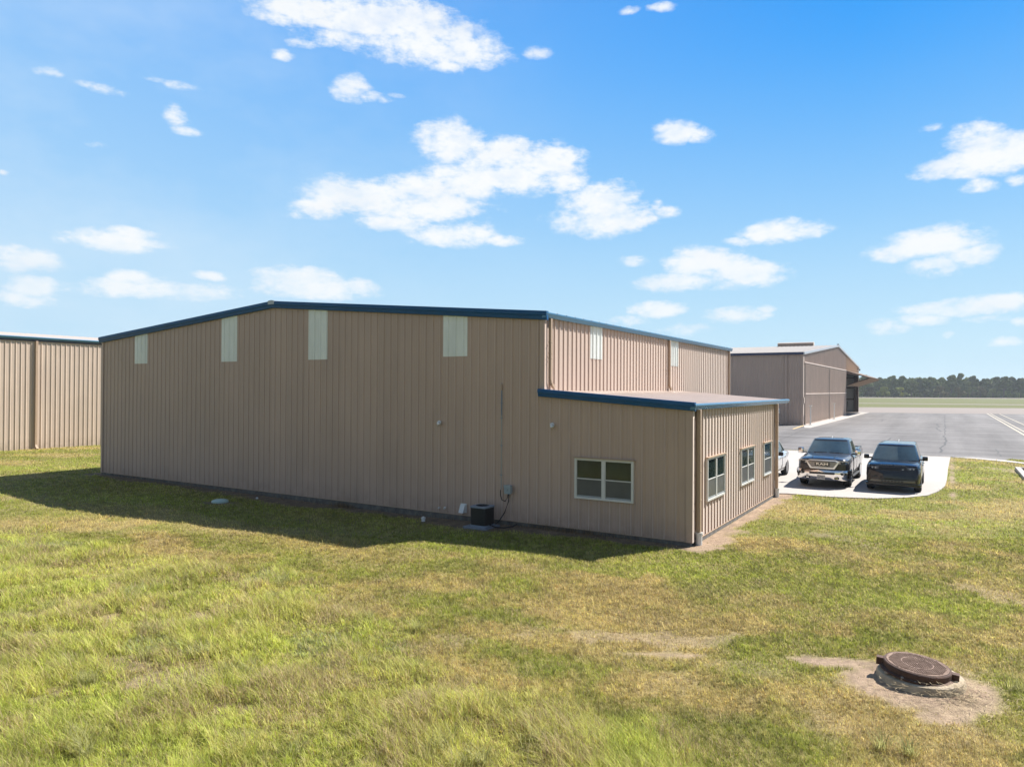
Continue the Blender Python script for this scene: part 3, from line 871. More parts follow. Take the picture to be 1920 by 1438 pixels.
def main_building():
    R = MBLD
    # gable wall incl. office front: one continuous cladding plane v=0
    def ztop(t):
        u = UL + t
        if u <= UR: return (0, 0, roof_z(u) - .10)
        return (0, 0, 4.02 + (UR - u) * .07)
    A = Vector((UL, 0, 0))
    mb = MB()
    mb.ribbed(A, (1, 0, 0), (0, -1, 0), UR - UL, lambda t: (0, 0, .12), ztop)
    mb.build('gable_wall', M_wall, R)
    mb = MB()
    mb.ribbed((UR, 0, 0), (1, 0, 0), (0, -1, 0), -UR - .01, lambda t: (0, 0, .12), lambda t: (0, 0, 4.0 - t * .07), phase=.12, pitch=.32)
    mb.build('office_wall', M_wall, R)
    # side wall above the office roof and full height behind
    mb = MB()
    mb.ribbed((UR, 0.001, 0), (0, 1, 0), (1, 0, 0), VLEN, lambda t: (0, 0, 3.7 if t < 12.7 else .12), lambda t: (0, 0, EAVE - .12))
    mb.build('side_wall', M_wall, R)
    mb = MB()
    mb.ribbed((0, .001, 0), (0, 1, 0), (1, 0, 0), 10.6, lambda t: (0, 0, .12), lambda t: (0, 0, 3.66))
    mb.build('office_side_wall', M_wall, R)
    mb = MB()
    mb.ribbed((UL, VLEN, 0), (1, 0, 0), (0, 1, 0), UR - UL, lambda t: (0, 0, .12), lambda t: (0, 0, roof_z(UL + t) - .1))
    mb.ribbed((UL, 0.001, 0), (0, 1, 0), (-1, 0, 0), VLEN, lambda t: (0, 0, .12), lambda t: (0, 0, EAVE - .12))
    mb.ribbed((UR, 10.6, 0), (1, 0, 0), (0, 1, 0), -UR, lambda t: (0, 0, .12), lambda t: (0, 0, 3.9 - t * .07))
    mb.build('rear_wall', M_wall, R)
    # foundation
    mb = MB()
    mb.box((UL - .01, -.012, -.5), (-.005, .3, .119)); mb.box((-.3, .3, -.5), (.034, 10.62, .104)); mb.box((UR - .3, 10.62, -.5), (UR + .012, VLEN, .117))
    mb.box((UL - .012, .3, -.5), (UL + .3, VLEN, .118))
    mb.build('foundation', M_found, R)
    # roofs
    mb = MB()
    ov = .12
    mb.ribbed((UL - .14, -ov, EAVE - .02), (0, 1, 0), (-SL, 0, 1), VLEN + 2 * ov, lambda t: (0, 0, 0), lambda t: (UM - UL + .14, 0, (UM - UL + .14) * SL), h=.03, pitch=.61)
    mb.ribbed((UR + .14, -ov, EAVE - .02), (0, 1, 0), (SL, 0, 1), VLEN + 2 * ov, lambda t: (0, 0, 0), lambda t: (-(UR - UM) - .14, 0, (UR - UM + .14) * SL), h=.03, pitch=.61)
    mb.build('roof', M_roof, R)
    mb = MB()
    x0, x1 = UR + .01, .10
    mb.ribbed((0, -.1, 0), (0, 1, 0), (.07, 0, 1), 12.75, lambda t: (x1, 0, 3.74), lambda t: (x0, 0, 4.08), h=.012)
    mb.add([(x0, -.08, 4.03), (x1, -.08, 3.70), (x1, 12.6, 3.70), (x0, 12.6, 4.03)], [(0, 1, 2, 3)])
    mb.build('office_roof', M_roof, R)
    # rake trims (blue): L profile with a small bead at the foot
    def rake(p, q, name, m, hgt=.225, out=-.13):
        mb = MB(); p = Vector(p); q = Vector(q)
        def prof(c): return [c + Vector((0, a, b)) for a, b in ((.0, .03), (out, .03), (out - .012, -.02), (out - .012, -hgt * .42), (out + .012, -hgt * .5), (out + .03, -hgt), (out + .05, -hgt - .01), (.0, -hgt - .01))]
        P, Q = prof(p), prof(q); n = len(P)
        mb.add(P + Q, [tuple(range(n)), tuple(range(n, 2 * n))[::-1]] + [(i, (i + 1) % n, n + (i + 1) % n, n + i) for i in range(n)])
        return mb.build(name, m, R)
    rake((UL - .16, -.01, EAVE), (UM, -.01, EAVE + rise + .013), 'rake_trim', M_blue)
    rake((UM, -.011, EAVE + rise + .013), (UR + .15, -.011, EAVE), 'rake_trim', M_blue)
    rake((UR - .13, -.012, 4.12), (.12, -.012, 3.78), 'rake_trim', M_blue, hgt=.19, out=-.14)
    # ridge cap end
    mb = MB()
    mb.prism([(UM - .17, -.165, EAVE + rise + .05), (UM, -.165, EAVE + rise + .075), (UM + .17, -.165, EAVE + rise + .05), (UM + .165, -.165, EAVE + rise - .09), (UM - .165, -.165, EAVE + rise - .09)], (0, VLEN + .3, 0))
    mb.build('ridge_cap', M_lightcap, R)
    # eave gutters
    def gutter(xo, za, y0, y1, hh=.17, s=1, m=M_gutter):
        mb = MB()
        pr = [(0, 0), (.10, 0), (.15, -.02), (.155, -.05), (.12, -hh), (.0, -hh)]
        P = [(xo + s * a, y0, za + b) for a, b in pr]
        mb.prism(P, (0, y1 - y0, 0)); return mb.build('gutter', m, R)
    gutter(UR + .005, EAVE + .01, -.135, VLEN + .2)
    gutter(UL - .005, EAVE + .01, -.1, VLEN + .2, s=-1)
    gutter(.004, 3.775, -.15, 12.75, hh=.16)
    # porch fascia at the far end of the office roof
    mb = MB(); mb.prism([(UR + .02, 12.66, 3.86), (.14, 12.66, 3.60), (.14, 12.66, 3.74), (UR + .02, 12.66, 4.08)], (0, .05, 0)); mb.build('fascia', M_trimtan, R)
    mb = MB(); mb.box((-.18, 12.25, .035), (-.04, 12.39, 3.62)); mb.box((-3.4, 12.25, .035), (-3.26, 12.39, 3.7)); 
    # corner trims
    def corner(x, y, z0, z1, sy=1):
        mb = MB(); mb.box((x - .13, y - .045, z0), (x + .046, y - .036, z1)); mb.box((x + .037, y - .036, z0), (x + .046, y + .11, z1)); return mb.build('corner_trim', M_trimtan if False else M_wall, R)
    corner(UR, 0, 4.14, EAVE - .23); corner(0, 0, .10, 3.60)
    mb = MB(); mb.box((UL - .045, -.045, .10), (UL + .10, -.036, EAVE - .2)); mb.box((UL - .045, -.036, .10), (UL - .036, .1, EAVE - .2)); mb.build('corner_trim', M_wall, R)
    mb = MB(); mb.box((UR + .036, VLEN - .12, 3.6), (UR + .046, VLEN + .04, EAVE - .17)); mb.build('corner_trim', M_trimtan, R)
    mb = MB(); mb.box((.037, 10.5, .1), (.047, 10.66, 3.62)); mb.build('corner_trim', M_trimtan, R)
    # base trim
    mb = MB(); mb.box((UL, -.04, .105), (0, -.013, .125)); mb.box((.013, 0, .105), (.04, 10.6, .125)); mb.build('base_trim', M_trimtan, R)
    # downspouts
    downspout(R, UR, .24, 4.17, EAVE - .17, kick=(0, 1, 0))
    downspout(R, UR, 10.95, 4.13, EAVE - .17, kick=(0, 1, 0))
    downspout(R, UR, VLEN - .25, 3.7, EAVE - .17)
    downspout(R, 0, .30, .30, 3.62, w=.12, dth=.11)
    downspout(R, 0, 10.42, .28, 3.62, w=.12, dth=.11)
    # skylights
    for (a, b) in ((-25.6, -24.62), (-19.48, -18.5), (-14.42, -13.46), (-8.22, -7.26)):
        skylight_panel(R, (a, 0, 0), (1, 0, 0), (0, -1, 0), b - a, 5.17, lambda t, a=a: roof_z(a + t) - .12, phase=(a - UL) % .305)
    for (a, b) in ((3.2, 4.17), (11.25, 12.3)):
        skylight_panel(R, (UR, a, 0), (0, 1, 0), (1, 0, 0), b - a, 5.17, lambda t: EAVE - .14, phase=a % .305)
    # windows
    window(R, (-3.42, -.0, 0), (1, 0, 0), (0, -1, 0), 1.81, 1.00, 2.16, 2)
    window(R, (0, 1.24, 0), (0, 1, 0), (1, 0, 0), 1.83, 1.02, 2.23, 2)
    window(R, (0, 5.05, 0), (0, 1, 0), (1, 0, 0), 1.84, 1.02, 2.22, 2)
    window(R, (0, 8.38, 0), (0, 1, 0), (1, 0, 0), 1.28, 1.00, 2.21, 1)


main_building()

# small things on and beside the gable wall -----------------------------------
def wall_cap(u, z, label):
    t = sthing('vent_elbow', label, 'vent cap', u, -.03, z, group='white elbow caps high on the gable wall')
    mb = MB(); mb.lathe([(.075, 0), (.075, .02), (.05, .025)], 14, axis='y', c=(0, -.025, 0)); mb.build('flange', M_whitep, t, smooth=40)
    mb = MB(); mb.tube([(0, -.02, 0), (.0, -.07, 0), (.03, -.11, -.02), (.06, -.12, -.07)], [.042, .045, .047, .045], 10); mb.build('elbow', M_whitep, t, smooth=50)


wall_cap(-8.33, 3.03, 'small white elbow cap on the gable wall left of the conduit')
wall_cap(-4.17, 3.08, 'small white elbow cap on the wall below the blue office roof corner')
t = sthing('vent_hood', 'white angled vent hood low on the wall left of the air conditioner', 'vent hood', -7.35, -.04, .33)
mb = MB(); mb.prism([(-.09, -.16, -.12), (-.09, 0, -.12), (-.09, 0, .13), (-.09, -.05, .13)], (.18, 0, 0)); mb.build('hood', M_whitep, t, bevel=.006)
mb = MB(); mb.box((-.115, -.0, -.13), (.115, .02, .16)); mb.build('back_plate', M_whitep, t)
for k, du in enumerate((-.12, .06)):
    mb = MB(); mb.tube([(0, .03, 0), (0, -.03, 0), (0, -.06, -.015)], [.022 + .012 * k, .024 + .012 * k, .02 + .012 * k], 10)
    o = mb.build('pipe_stub', M_whitep, None, smooth=50); o.location = site(-8.16 + du * 1.3, -.03, .27 + .015 * k); o.rotation_euler = (0, 0, TH)
    tag(o, ('smaller left' if k == 0 else 'larger right') + ' one of two white pipe stubs low on the gable wall', 'pipe stub', 'pipe stubs low on the gable wall')

# conduit and disconnect box
t = sthing('electrical_disconnect', 'grey electrical disconnect box with cable beside the air conditioner', 'electrical box', -5.63, -.04, 1.08)
mb = MB(); mb.cbox((-.11, -.15, -.13), (.11, -.01, .13), .008); mb.build('box', M_grey, t)
mb = MB(); mb.cbox((-.12, -.165, .05), (.12, -.152, .14), .004); mb.box((-.03, -.175, -.02), (.03, -.151, .02)); mb.build('lid', M_grey, t)
mb = MB(); mb.tube([(.03, -.08, -.12), (.02, -.09, -.35), (-.10, -.12, -.70), (-.28, -.16, -.98), (-.42, -.18, -1.10)], .016, 8); mb.build('cable', M_cable, t, smooth=60)
mb = MB(); mb.tube([(-.3, -.05, -.04), (-.3, -.05, -.2), (-.24, -.06, -.34), (-.12, -.07, -.37), (-.03, -.07, -.25), (-.01, -.07, -.12)], .014, 8); mb.build('cable', M_cable, t, smooth=60)
t = sthing('conduit_pipe', 'thin galvanised conduit running up the gable wall above the air conditioner', 'conduit', -5.93, -.05, .9)
mb = MB(); mb.tube([(0, 0, .14), (0, 0, 2.42)], .014, 8); mb.build('lower_pipe', M_cond, t, smooth=60)
mb = MB(); mb.tube([(0, -.003, 2.42), (0, -.003, 3.42)], .021, 8); mb.build('upper_pipe', M_acgrey, t, smooth=60)
mb = MB(); mb.tube([(0, -.003, 3.20), (0, -.003, 3.34), (0, -.01, 3.40)], [.036, .036, .02], 8)
mb.build('weather_head', M_trimtan, t, smooth=60)
for zz in (.6, 1.5, 2.35, 2.8):
    mb = MB(); mb.box((-.04, -.02, zz - .01), (.04, .012, zz + .01)); mb.build('clamp', M_acgrey, t)

# air conditioner on its pad
PADU, PADV = -6.20, -.72
o = MB().cbox((-.42, -.40, -.10), (.42, .40, .02), .02).build('equipment_pad', M_pad); o.location = site(PADU, PADV, .01); o.rotation_euler = (0, 0, TH)
tag(o, 'low grey pad under the black air conditioner', 'pad')
AC = sthing('air_conditioner', 'black louvred air conditioner unit with grey top standing by the gable wall', 'air conditioner', PADU + .03, PADV, .03)

AC.scale = (.88, .88, .92)


def rsq(h, r, n=6):
    p = []
    for cx, cy, a0 in ((h - r, h - r, 0), (-(h - r), h - r, 90), (-(h - r), -(h - r), 180), (h - r, -(h - r), 270)):
        for k in range(n + 1):
            a = rad(a0 + 90 * k / n); p.append((cx + r * math.cos(a), cy + r * math.sin(a)))
    return p


def slab(mb, poly, z0, z1): mb.prism([(x, y, z0) for x, y in poly], (0, 0, z1 - z0))


mb = MB(); slab(mb, rsq(.32, .09), 0, .045); mb.build('base_pan', M_acgrey, AC, smooth=40)
mb = MB(); slab(mb, rsq(.302, .09), .045, .60)
for k in range(17): slab(mb, rsq(.316, .09), .065 + k * .0315, .078 + k * .0315)
mb.build('louvre_panel', M_black, AC, smooth=40)
mb = MB()
po = rsq(.33, .10, 6); n = len(po)
pi_ = []
for (x, y) in po:
    a = math.atan2(y, x); pi_.append((.235 * math.cos(a), .235 * math.sin(a)))
V = [(x, y, .60) for x, y in po] + [(x, y, .645) for x, y in po] + [(x * 1.0, y * 1.0, .655) for x, y in pi_] + [(x, y, .60) for x, y in pi_]
mb.add(V, [(i, (i + 1) % n, n + (i + 1) % n, n + i) for i in range(n)] + [(n + i, n + (i + 1) % n, 2 * n + (i + 1) % n, 2 * n + i) for i in range(n)] + [(2 * n + i, 2 * n + (i + 1) % n, 3 * n + (i + 1) % n, 3 * n + i) for i in range(n)])
mb.build('top_cover', M_acgrey, AC, smooth=40)
mb = MB()
for rr in (.06, .10, .14, .18, .22): mb.lathe([(rr - .004, .652), (rr + .004, .652), (rr + .004, .66), (rr - .004, .66)], 28, closed=True)
for k in range(8):
    a = k * math.pi / 4; mb.beam((.03 * math.cos(a), .03 * math.sin(a), .657), (.235 * math.cos(a), .235 * math.sin(a), .657), .006, .006)
mb.build('fan_grille', M_plastic, AC)
mb = MB(); mb.lathe([(.05, .56), (.05, .60), (.0, .61)], 12)
for k in range(3):
    a = k * 2 * math.pi / 3; ca, sa = math.cos(a), math.sin(a)
    q = [(.05, -.04, .575), (.22, -.07, .565), (.22, .07, .60), (.05, .04, .595)]
    mb.add([(x * ca - y * sa, x * sa + y * ca, z) for x, y, z in q], [(0, 1, 2, 3)])
mb.build('fan', M_plastic, AC)

# refrigerant line loops at the right of the unit
o = MB().tube([(-.02, 0, .10), (.18, .06, .03), (.4, .2, .015), (.5, .5, .015), (.5, .76, .05)], .02, 8).build('coolant_line', M_cable, None, smooth=60)
o.location = site(PADU + .34, PADV - .08, 0); o.rotation_euler = (0, 0, TH); tag(o, 'black insulated coolant line between the air conditioner and the wall', 'pipe')

# septic lid, caps
o = MB().lathe([(.29, -.05), (.29, .02), (.27, .045), (.18, .075), (.08, .09), (.0, .092)], 28).build('septic_lid', M_mint, None, smooth=50)
o.location = site(-16.85, -1.95, .0 - .02); tag(o, 'pale green domed lid lying in the shaded grass', 'utility lid')
t = sthing('cleanout_cap', 'white square-topped pipe cap sticking out of the soil by the wall', 'pipe cap', -8.4, -.75, -.03)
mb = MB(); mb.lathe([(.06, -.05), (.06, .04), (.075, .045), (.075, .075), (.06, .085), (.0, .085)], 14); mb.build('cap', M_whitep, t, smooth=40)
mb = MB(); mb.cbox((-.025, -.025, .085), (.025, .025, .115), .004); mb.build('nut', M_whitep, t)
o = MB().lathe([(.045, -.05), (.045, .03), (.03, .045), (.0, .045)], 12).build('marker_cap', M_whitep, None, smooth=40)
o.location = site(-16.5, -.6, -.06); tag(o, 'tiny white cap near the foot of the wall behind the green lid', 'pipe cap')


def pvc(u, v, label):
    o = MB().lathe([(.085, -.1), (.085, .30), (.10, .30), (.10, .36), (.07, .36), (.07, .25)], 18).build('drain_pipe', M_whitep, None, smooth=40)
    o.location = site(u, v, -.02); tag(o, label, 'drain pipe', 'white drain pipes under the downspouts')


pvc(.11, .30, 'white upright drain pipe at the near corner of the office')
pvc(.11, 10.42, 'white upright drain pipe at the far corner of the office beside the pad')

# inlet slab at the right edge of the frame
t = thing('storm_inlet', 'pale concrete storm inlet box in the grass at the far right', 'storm drain', site(10.0, 25.0, 0), TH)
mb = MB(); mb.cbox((-1.2, -2.6, -.1), (-.95, 2.6, .16), .02); mb.cbox((.95, -2.6, -.1), (1.2, 2.6, .16), .02); mb.cbox((-.95, 2.35, -.1), (.95, 2.6, .158), .02); mb.cbox((-.95, -2.6, -.1), (.95, -2.35, .158), .02)
mb.build('concrete_rim', M_conc, t)
mb = MB(); mb.box((-.97, -2.37, .01), (.97, 2.37, .03)); mb.build('inlet_floor', mat('inlet_soil', (.16, .10, .075), noise=.3, nscale=5, rough=.95), t)
mb = MB()
for k in range(24): mb.box((-.95, -2.3 + k * .2, .09), (.95, -2.26 + k * .2, .13))
mb.build('grate', M_rustd, t)

# manhole ----------------------------------------------------------------------
MH = thing('manhole', 'rusty round manhole cover tilted on a worn concrete ring in bare soil', 'manhole', Vector((5.84, 10.20, 0)), 0)
mb = MB(); mb.lathe([(.30, -.1), (.56, -.1), (.56, .08), (.54, .125), (.49, .14), (.34, .135), (.30, .12)], 56, closed=True)
mb.build('concrete_ring', M_rimconc, MH, smooth=40)
_tilt = Matrix.Rotation(rad(2.6), 4, 'Y') @ Matrix.Rotation(rad(3), 4, 'X')
CF = bpy.data.objects.new('cast_frame', None)
mb = MB(); mb.lathe([(.36, 0), (.47, 0), (.475, .02), (.43, .03), (.43, .10), (.418, .115), (.40, .115), (.40, .06), (.36, .05)], 56, closed=True)
for a in (150, 328):
    c, s_ = math.cos(rad(a)), math.sin(rad(a)); tx, ty = -s_, c
    q = []
    for (rr, tt) in ((.42, -.05), (.515, -.05), (.515, .05), (.42, .05)): q.append((rr * c + tt * tx, rr * s_ + tt * ty, .0))
    mb.prism(q, (0, 0, .105))
fr = mb.build('cast_frame', M_rustd, MH, smooth=35)
fr.matrix_local = Matrix.Translation((-.05, .0, .15)) @ _tilt
mb = MB(); mb.lathe([(0, .07), (.392, .07), (.396, .118), (.385, .124), (.372, .117), (.0, .117)], 56)
r_ = random.Random(3)
for i in range(-13, 14):
    for j in range(-13, 14):
        x, y = i * .028, j * .028
        if (x * x + y * y) < .355 ** 2 and not (abs(x) < .02 and abs(y) < .02):
            hh = .009
            mb.box((x - .008, y - .008, .1165), (x + .008, y + .008, .117 + hh))
for rr in (.20,): mb.lathe([(rr - .006, .117), (rr + .006, .117), (rr + .006, .127), (rr - .006, .127)], 40, closed=True)
cv = mb.build('cover', M_rust, MH, smooth=30)
cv.matrix_local = Matrix.Translation((-.05, .0, .152)) @ _tilt
for i, (x, y, r) in enumerate(((-.50, -.05, .034), (-.46, -.17, .028), (-.40, -.27, .036), (-.28, -.38, .022), (-.46, .06, .022))):
    bm = bmesh.new(); bmesh.ops.create_icosphere(bm, subdivisions=2, radius=r)
    for v in bm.verts: v.co *= 1 + .25 * (math.sin(v.co.x * 90 + i) * math.cos(v.co.y * 80)); v.co.z *= .7
    me = bpy.data.meshes.new('stone'); bm.to_mesh(me); bm.free(); me.materials.append(M_stone)
    o = bpy.data.objects.new('stone', me); COL.objects.link(o); o.location = (5.84 + x, 10.20 + y, .14 + r * .55)
    tag(o, ('pale stone wedged under the tilted manhole frame' if i != 4 else 'smallest pale stone on the back of the concrete ring'), 'stone', 'stones on the manhole ring')


def straw():
    """dead clippings heaped against the ring"""
    n = 760
    a = np.concatenate([RNG.normal(-1.1, .4, 300), RNG.uniform(-3.1, 1.4, 460)]); r = np.concatenate([RNG.uniform(.50, .74, 300), RNG.uniform(.60, 1.2, 460)])
    x = 5.84 + r * np.cos(a) + .04; y = 10.20 + r * np.sin(a)
    z = np.where(r < .56, .14, .02 + np.clip(.75 - r, 0, .2) * .5) + RNG.uniform(0, .03, n) + ghgt(x, y) * .5
    th = RNG.uniform(0, math.pi * 2, n); ln = RNG.uniform(.05, .17, n)
    dx = np.cos(th) * ln; dy = np.sin(th) * ln; w = RNG.uniform(.0012, .0028, n)
    px = -np.sin(th) * w; py = np.cos(th) * w
    zm = z + RNG.uniform(.0, .02, n); ze = z + RNG.uniform(-.005, .015, n)
    v = np.stack([np.stack([x - px, y - py, z], 1), np.stack([x + px, y + py, z], 1), np.stack([x + dx * .5 - px, y + dy * .5 - py, zm], 1), np.stack([x + dx * .5 + px, y + dy * .5 + py, zm], 1), np.stack([x + dx, y + dy, ze], 1)], 1).reshape(-1, 3)
    f = []
    for i in range(n): f.append((5 * i, 5 * i + 1, 5 * i + 3, 5 * i + 2)); f.append((5 * i + 2, 5 * i + 3, 5 * i + 4))
    me = bpy.data.meshes.new('dry_clippings'); me.from_pydata(v.tolist(), [], f); me.materials.append(M_straw)
    o = bpy.data.objects.new('dry_clippings', me); COL.objects.link(o); tag(o, 'dry grass clippings heaped against the manhole ring', 'dry grass', kind='stuff')


straw()


# left hangar ---------------------------------------------------------------------
LH = sthing('hangar', 'pinkish tan ribbed hangar partly out of frame at the left edge', 'hangar', -45.37, -9)


def left_hangar():
    R = LH; Ln = 40; W = 24; E_ = 7.36
    mb = MB(); mb.ribbed((0, 0, 0), (0, 1, 0), (1, 0, 0), Ln, lambda t: (0, 0, -.1), lambda t: (0, 0, E_ - .2), h=.04); mb.build('side_wall', M_lh, R)
    mb = MB(); mb.ribbed((-W, 0, 0), (1, 0, 0), (0, -1, 0), W, lambda t: (0, 0, -.1), lambda t: (0, 0, E_ - .12 + (W / 2 - abs(t - W / 2)) * SL)); mb.build('gable_wall', M_lh, R)
    mb = MB(); mb.ribbed((-W, Ln, 0), (1, 0, 0), (0, 1, 0), W, lambda t: (0, 0, -.1), lambda t: (0, 0, E_ - .12 + (W / 2 - abs(t - W / 2)) * SL)); mb.build('gable_wall', M_lh, R)
    mb = MB(); mb.ribbed((-W, 0, 0), (0, 1, 0), (-1, 0, 0), Ln, lambda t: (0, 0, -.1), lambda t: (0, 0, E_ - .2)); mb.build('side_wall', M_lh, R)
    mb = MB()
    mb.ribbed((.12, -.1, E_ - .03), (0, 1, 0), (SL, 0, 1), Ln + .2, lambda t: (0, 0, 0), lambda t: (-W / 2 - .12, 0, W / 2 * SL), pitch=.61)
    mb.ribbed((-W - .12, -.1, E_ - .03), (0, 1, 0), (-SL, 0, 1), Ln + .2, lambda t: (0, 0, 0), lambda t: (W / 2 + .12, 0, W / 2 * SL), pitch=.61)
    mb.build('roof', M_wall_old, R)
    mb = MB(); mb.prism([(.0, -.15, E_), (.15, -.15, E_), (.19, -.15, E_ - .05), (.15, -.15, E_ - .17), (.0, -.15, E_ - .17)], (0, Ln + .3, 0)); mb.build('gutter', M_gutter, R)
    mb = MB(); mb.prism([(.0, -.15, E_ - .172), (.13, -.15, E_ - .172), (.06, -.15, E_ - .30), (.0, -.15, E_ - .30)], (0, Ln + .3, 0)); mb.build('eave_trim', M_navy, R)
    for y in (2.0, 14.03, 26, 38): downspout(R, 0, y, .0, E_ - .28, w=.14, dth=.12, kick=(1, 0, 0) if y == 14.03 else None, m=M_trimtan)


left_hangar()

# right hangar ----------------------------------------------------------------------
H2 = sthing('hangar', 'long taupe hangar with pale roof and bifold doors behind the parked vehicles', 'hangar', -8.9, 71.5)


def right_hangar():
    R = H2; W = 61.; E_ = 8.62; D = 48.; SL2 = 2.5 / 30.5; HD = 7.45; MD = 3.73
    def top(t): return E_ - .1 + (W / 2 - abs(t - W / 2)) * SL2
    mb = MB(); mb.ribbed((-D, 0, 0), (1, 0, 0), (0, -1, 0), D, lambda t: (0, 0, 0), lambda t: (0, 0, E_ - .1), h=.05); mb.build('side_wall', M_wall_h2, R)
    mb = MB(); mb.ribbed((0, 0, 0), (0, 1, 0), (1, 0, 0), 40.9, lambda t: (0, 0, HD + .02), lambda t: (0, 0, top(t)), h=.04); mb.build('gable_wall', M_wall_h2, R)
    mb = MB(); mb.ribbed((0.0, 40.9, 0), (0, 1, 0), (1, 0, 0), W - 40.9, lambda t: (0, 0, HD + .02), lambda t: (0, 0, top(t + 40.9)), h=.04); mb.build('gable_wall', M_gable_new, R)
    mb = MB()
    mb.ribbed((0, 0, 0), (0, 1, 0), (1, 0, 0), .7, lambda t: (0, 0, 0), lambda t: (0, 0, HD + .02), h=.04)
    mb.build('door_jamb', M_wall_h2, R)
    mb = MB(); mb.ribbed((0, W - .55, 0), (0, 1, 0), (1, 0, 0), .55, lambda t: (0, 0, 0), lambda t: (0, 0, HD + .02), h=.04); mb.build('door_jamb', M_wall_h2, R)
    # far side wall and rear wall, inner face is what shows through the open door
    mb = MB(); mb.box((-D, W - .25, 0), (-.02, W - .05, E_ - .1)); mb.box((-D, 0.3, 0), (-D + .2, W - .3, E_ - .1)); mb.build('inner_wall', M_inside, R)
    mb = MB(); mb.box((-D, .3, .012), (-.1, W - .3, .03)); mb.build('floor_slab', M_conc_far, R)
    mb = MB(); mb.box((-D, 41.0, .03), (-.3, 41.2, E_)); mb.build('partition', M_inside, R)
    # steel frame: columns and girts visible in the opening
    for i, y in enumerate((41.35, W - .62)):
        mb = MB(); mb.box((-.75, y - .0, .03), (-.06, y + .30, HD)); mb.build('column', M_steel, R)
    for x in (-8, -16, -24):
        mb = MB(); mb.box((x - .2, W - .7, .03), (x + .2, W - .26, E_ - .12)); mb.build('column', M_steel, R)
    for z in (2.35, 4.5, 6.4):
        mb = MB(); mb.box((-D + .3, W - .42, z), (-.8, W - .26, z + .22)); mb.build('girt', M_steel, R)
    mb = MB(); mb.box((-.45, .7, HD - .5), (-.06, W - .6, HD + .02)); mb.build('header_beam', M_steel, R)
    # roof
    mb = MB()
    mb.ribbed((-D, -.15, E_), (1, 0, 0), (0, -SL2, 1), D + .15, lambda t: (0, 0, 0), lambda t: (0, W / 2 + .15, (W / 2 + .15) * SL2), pitch=.61, h=.05)
    mb.ribbed((-D, W + .15, E_), (1, 0, 0), (0, SL2, 1), D + .15, lambda t: (0, 0, 0), lambda t: (0, -W / 2 - .15, (W / 2 + .15) * SL2), pitch=.61, h=.05)
    mb.build('roof', M_roof2, R)
    # ridge vents
    for x0, x1 in ((-8.8, -3.4), (-30.5, -24.5), (-44, -38)):
        z = E_ + W / 2 * SL2
        mb = MB(); mb.prism([(x0, W / 2 - .35, z), (x0, W / 2 - .42, z + .50), (x0, W / 2 - .2, z + .62), (x0, W / 2 + .2, z + .62), (x0, W / 2 + .42, z + .50), (x0, W / 2 + .35, z)], (x1 - x0, 0, 0))
        v = mb.build('ridge_vent', M_wall_old, R)
        for k in range(10):
            mb = MB(); xx = x0 + (k + .5) * (x1 - x0) / 10; mb.box((xx - .04, W / 2 - .46, z + .05), (xx + .04, W / 2 - .425, z + .48))
            mb.build('vent_bracket', M_wall_old, v)
    # eave trim and rake trim
    mb = MB(); mb.box((-D, -.28, E_ - .24), (.14, -.01, E_ + .05)); mb.build('eave_trim', M_navy, R)
    def rk(y0, z0, y1, z1):
        mb = MB(); mb.prism([(.05, y0, z0 - .22), (.05, y0, z0 + .07), (.05, y1, z1 + .07), (.05, y1, z1 - .22)], (.14, 0, 0)); mb.build('rake_trim', mat('pale_rake_metal', (.42, .44, .47), rough=.4, noise=.06), R)
    zt = E_ + W / 2 * SL2
    rk(-.3, E_ - .02, W / 2, zt); rk(W / 2 + .001, zt, W + .2, E_ - .02)
    mb = MB(); mb.box((-.05, W / 2 - .15, zt), (.22, W / 2 + .15, zt + .22)); mb.build('ridge_cap', M_lightcap, R)
    mb = MB(); mb.box((-.18, -.10, 0), (.055, -.05, E_ - .24)); mb.box((.045, -.05, 0), (.056, .25, E_ - .24)); mb.build('corner_trim', M_wall_old, R)
    downspout(R, -1.9, 0, .1, E_ - .24, out=(0, -1, 0), w=.16, dth=.14, m=M_wall_h2)
    # header rails
    mb = MB(); mb.box((.05, .3, HD - .04), (.14, 40.9, HD + .10)); mb.build('header_rail', M_wall_h2, R)
    # closed bifold doors
    for (a, b) in ((.75, 20.6), (20.95, 40.7)):
        dm = MB(); dm.ribbed((.10, a, 0), (0, 1, 0), (1, 0, 0), b - a, lambda t: (0, 0, MD + .05), lambda t: (0, 0, HD - .1), h=.035)
        d = dm.build('bifold_door', M_wall_old, R)
        dm = MB(); dm.ribbed((.10, a, 0), (0, 1, 0), (1, 0, 0), b - a, lambda t: (0, 0, .06), lambda t: (0, 0, MD - .05), h=.035)
        dm.build('lower_leaf', M_wall_old, d)
        dm = MB(); dm.box((.06, a, MD - .07), (.155, b, MD + .05)); dm.build('hinge_rail', M_wall_h2, d)
        dm = MB(); dm.box((.06, a, .03), (.17, b, .12)); dm.build('bottom_rail', M_wall_h2, d)
    # open door
    a, b = 41.2, 60.4; xo, zm, zb = 3.55, 6.20, 4.95
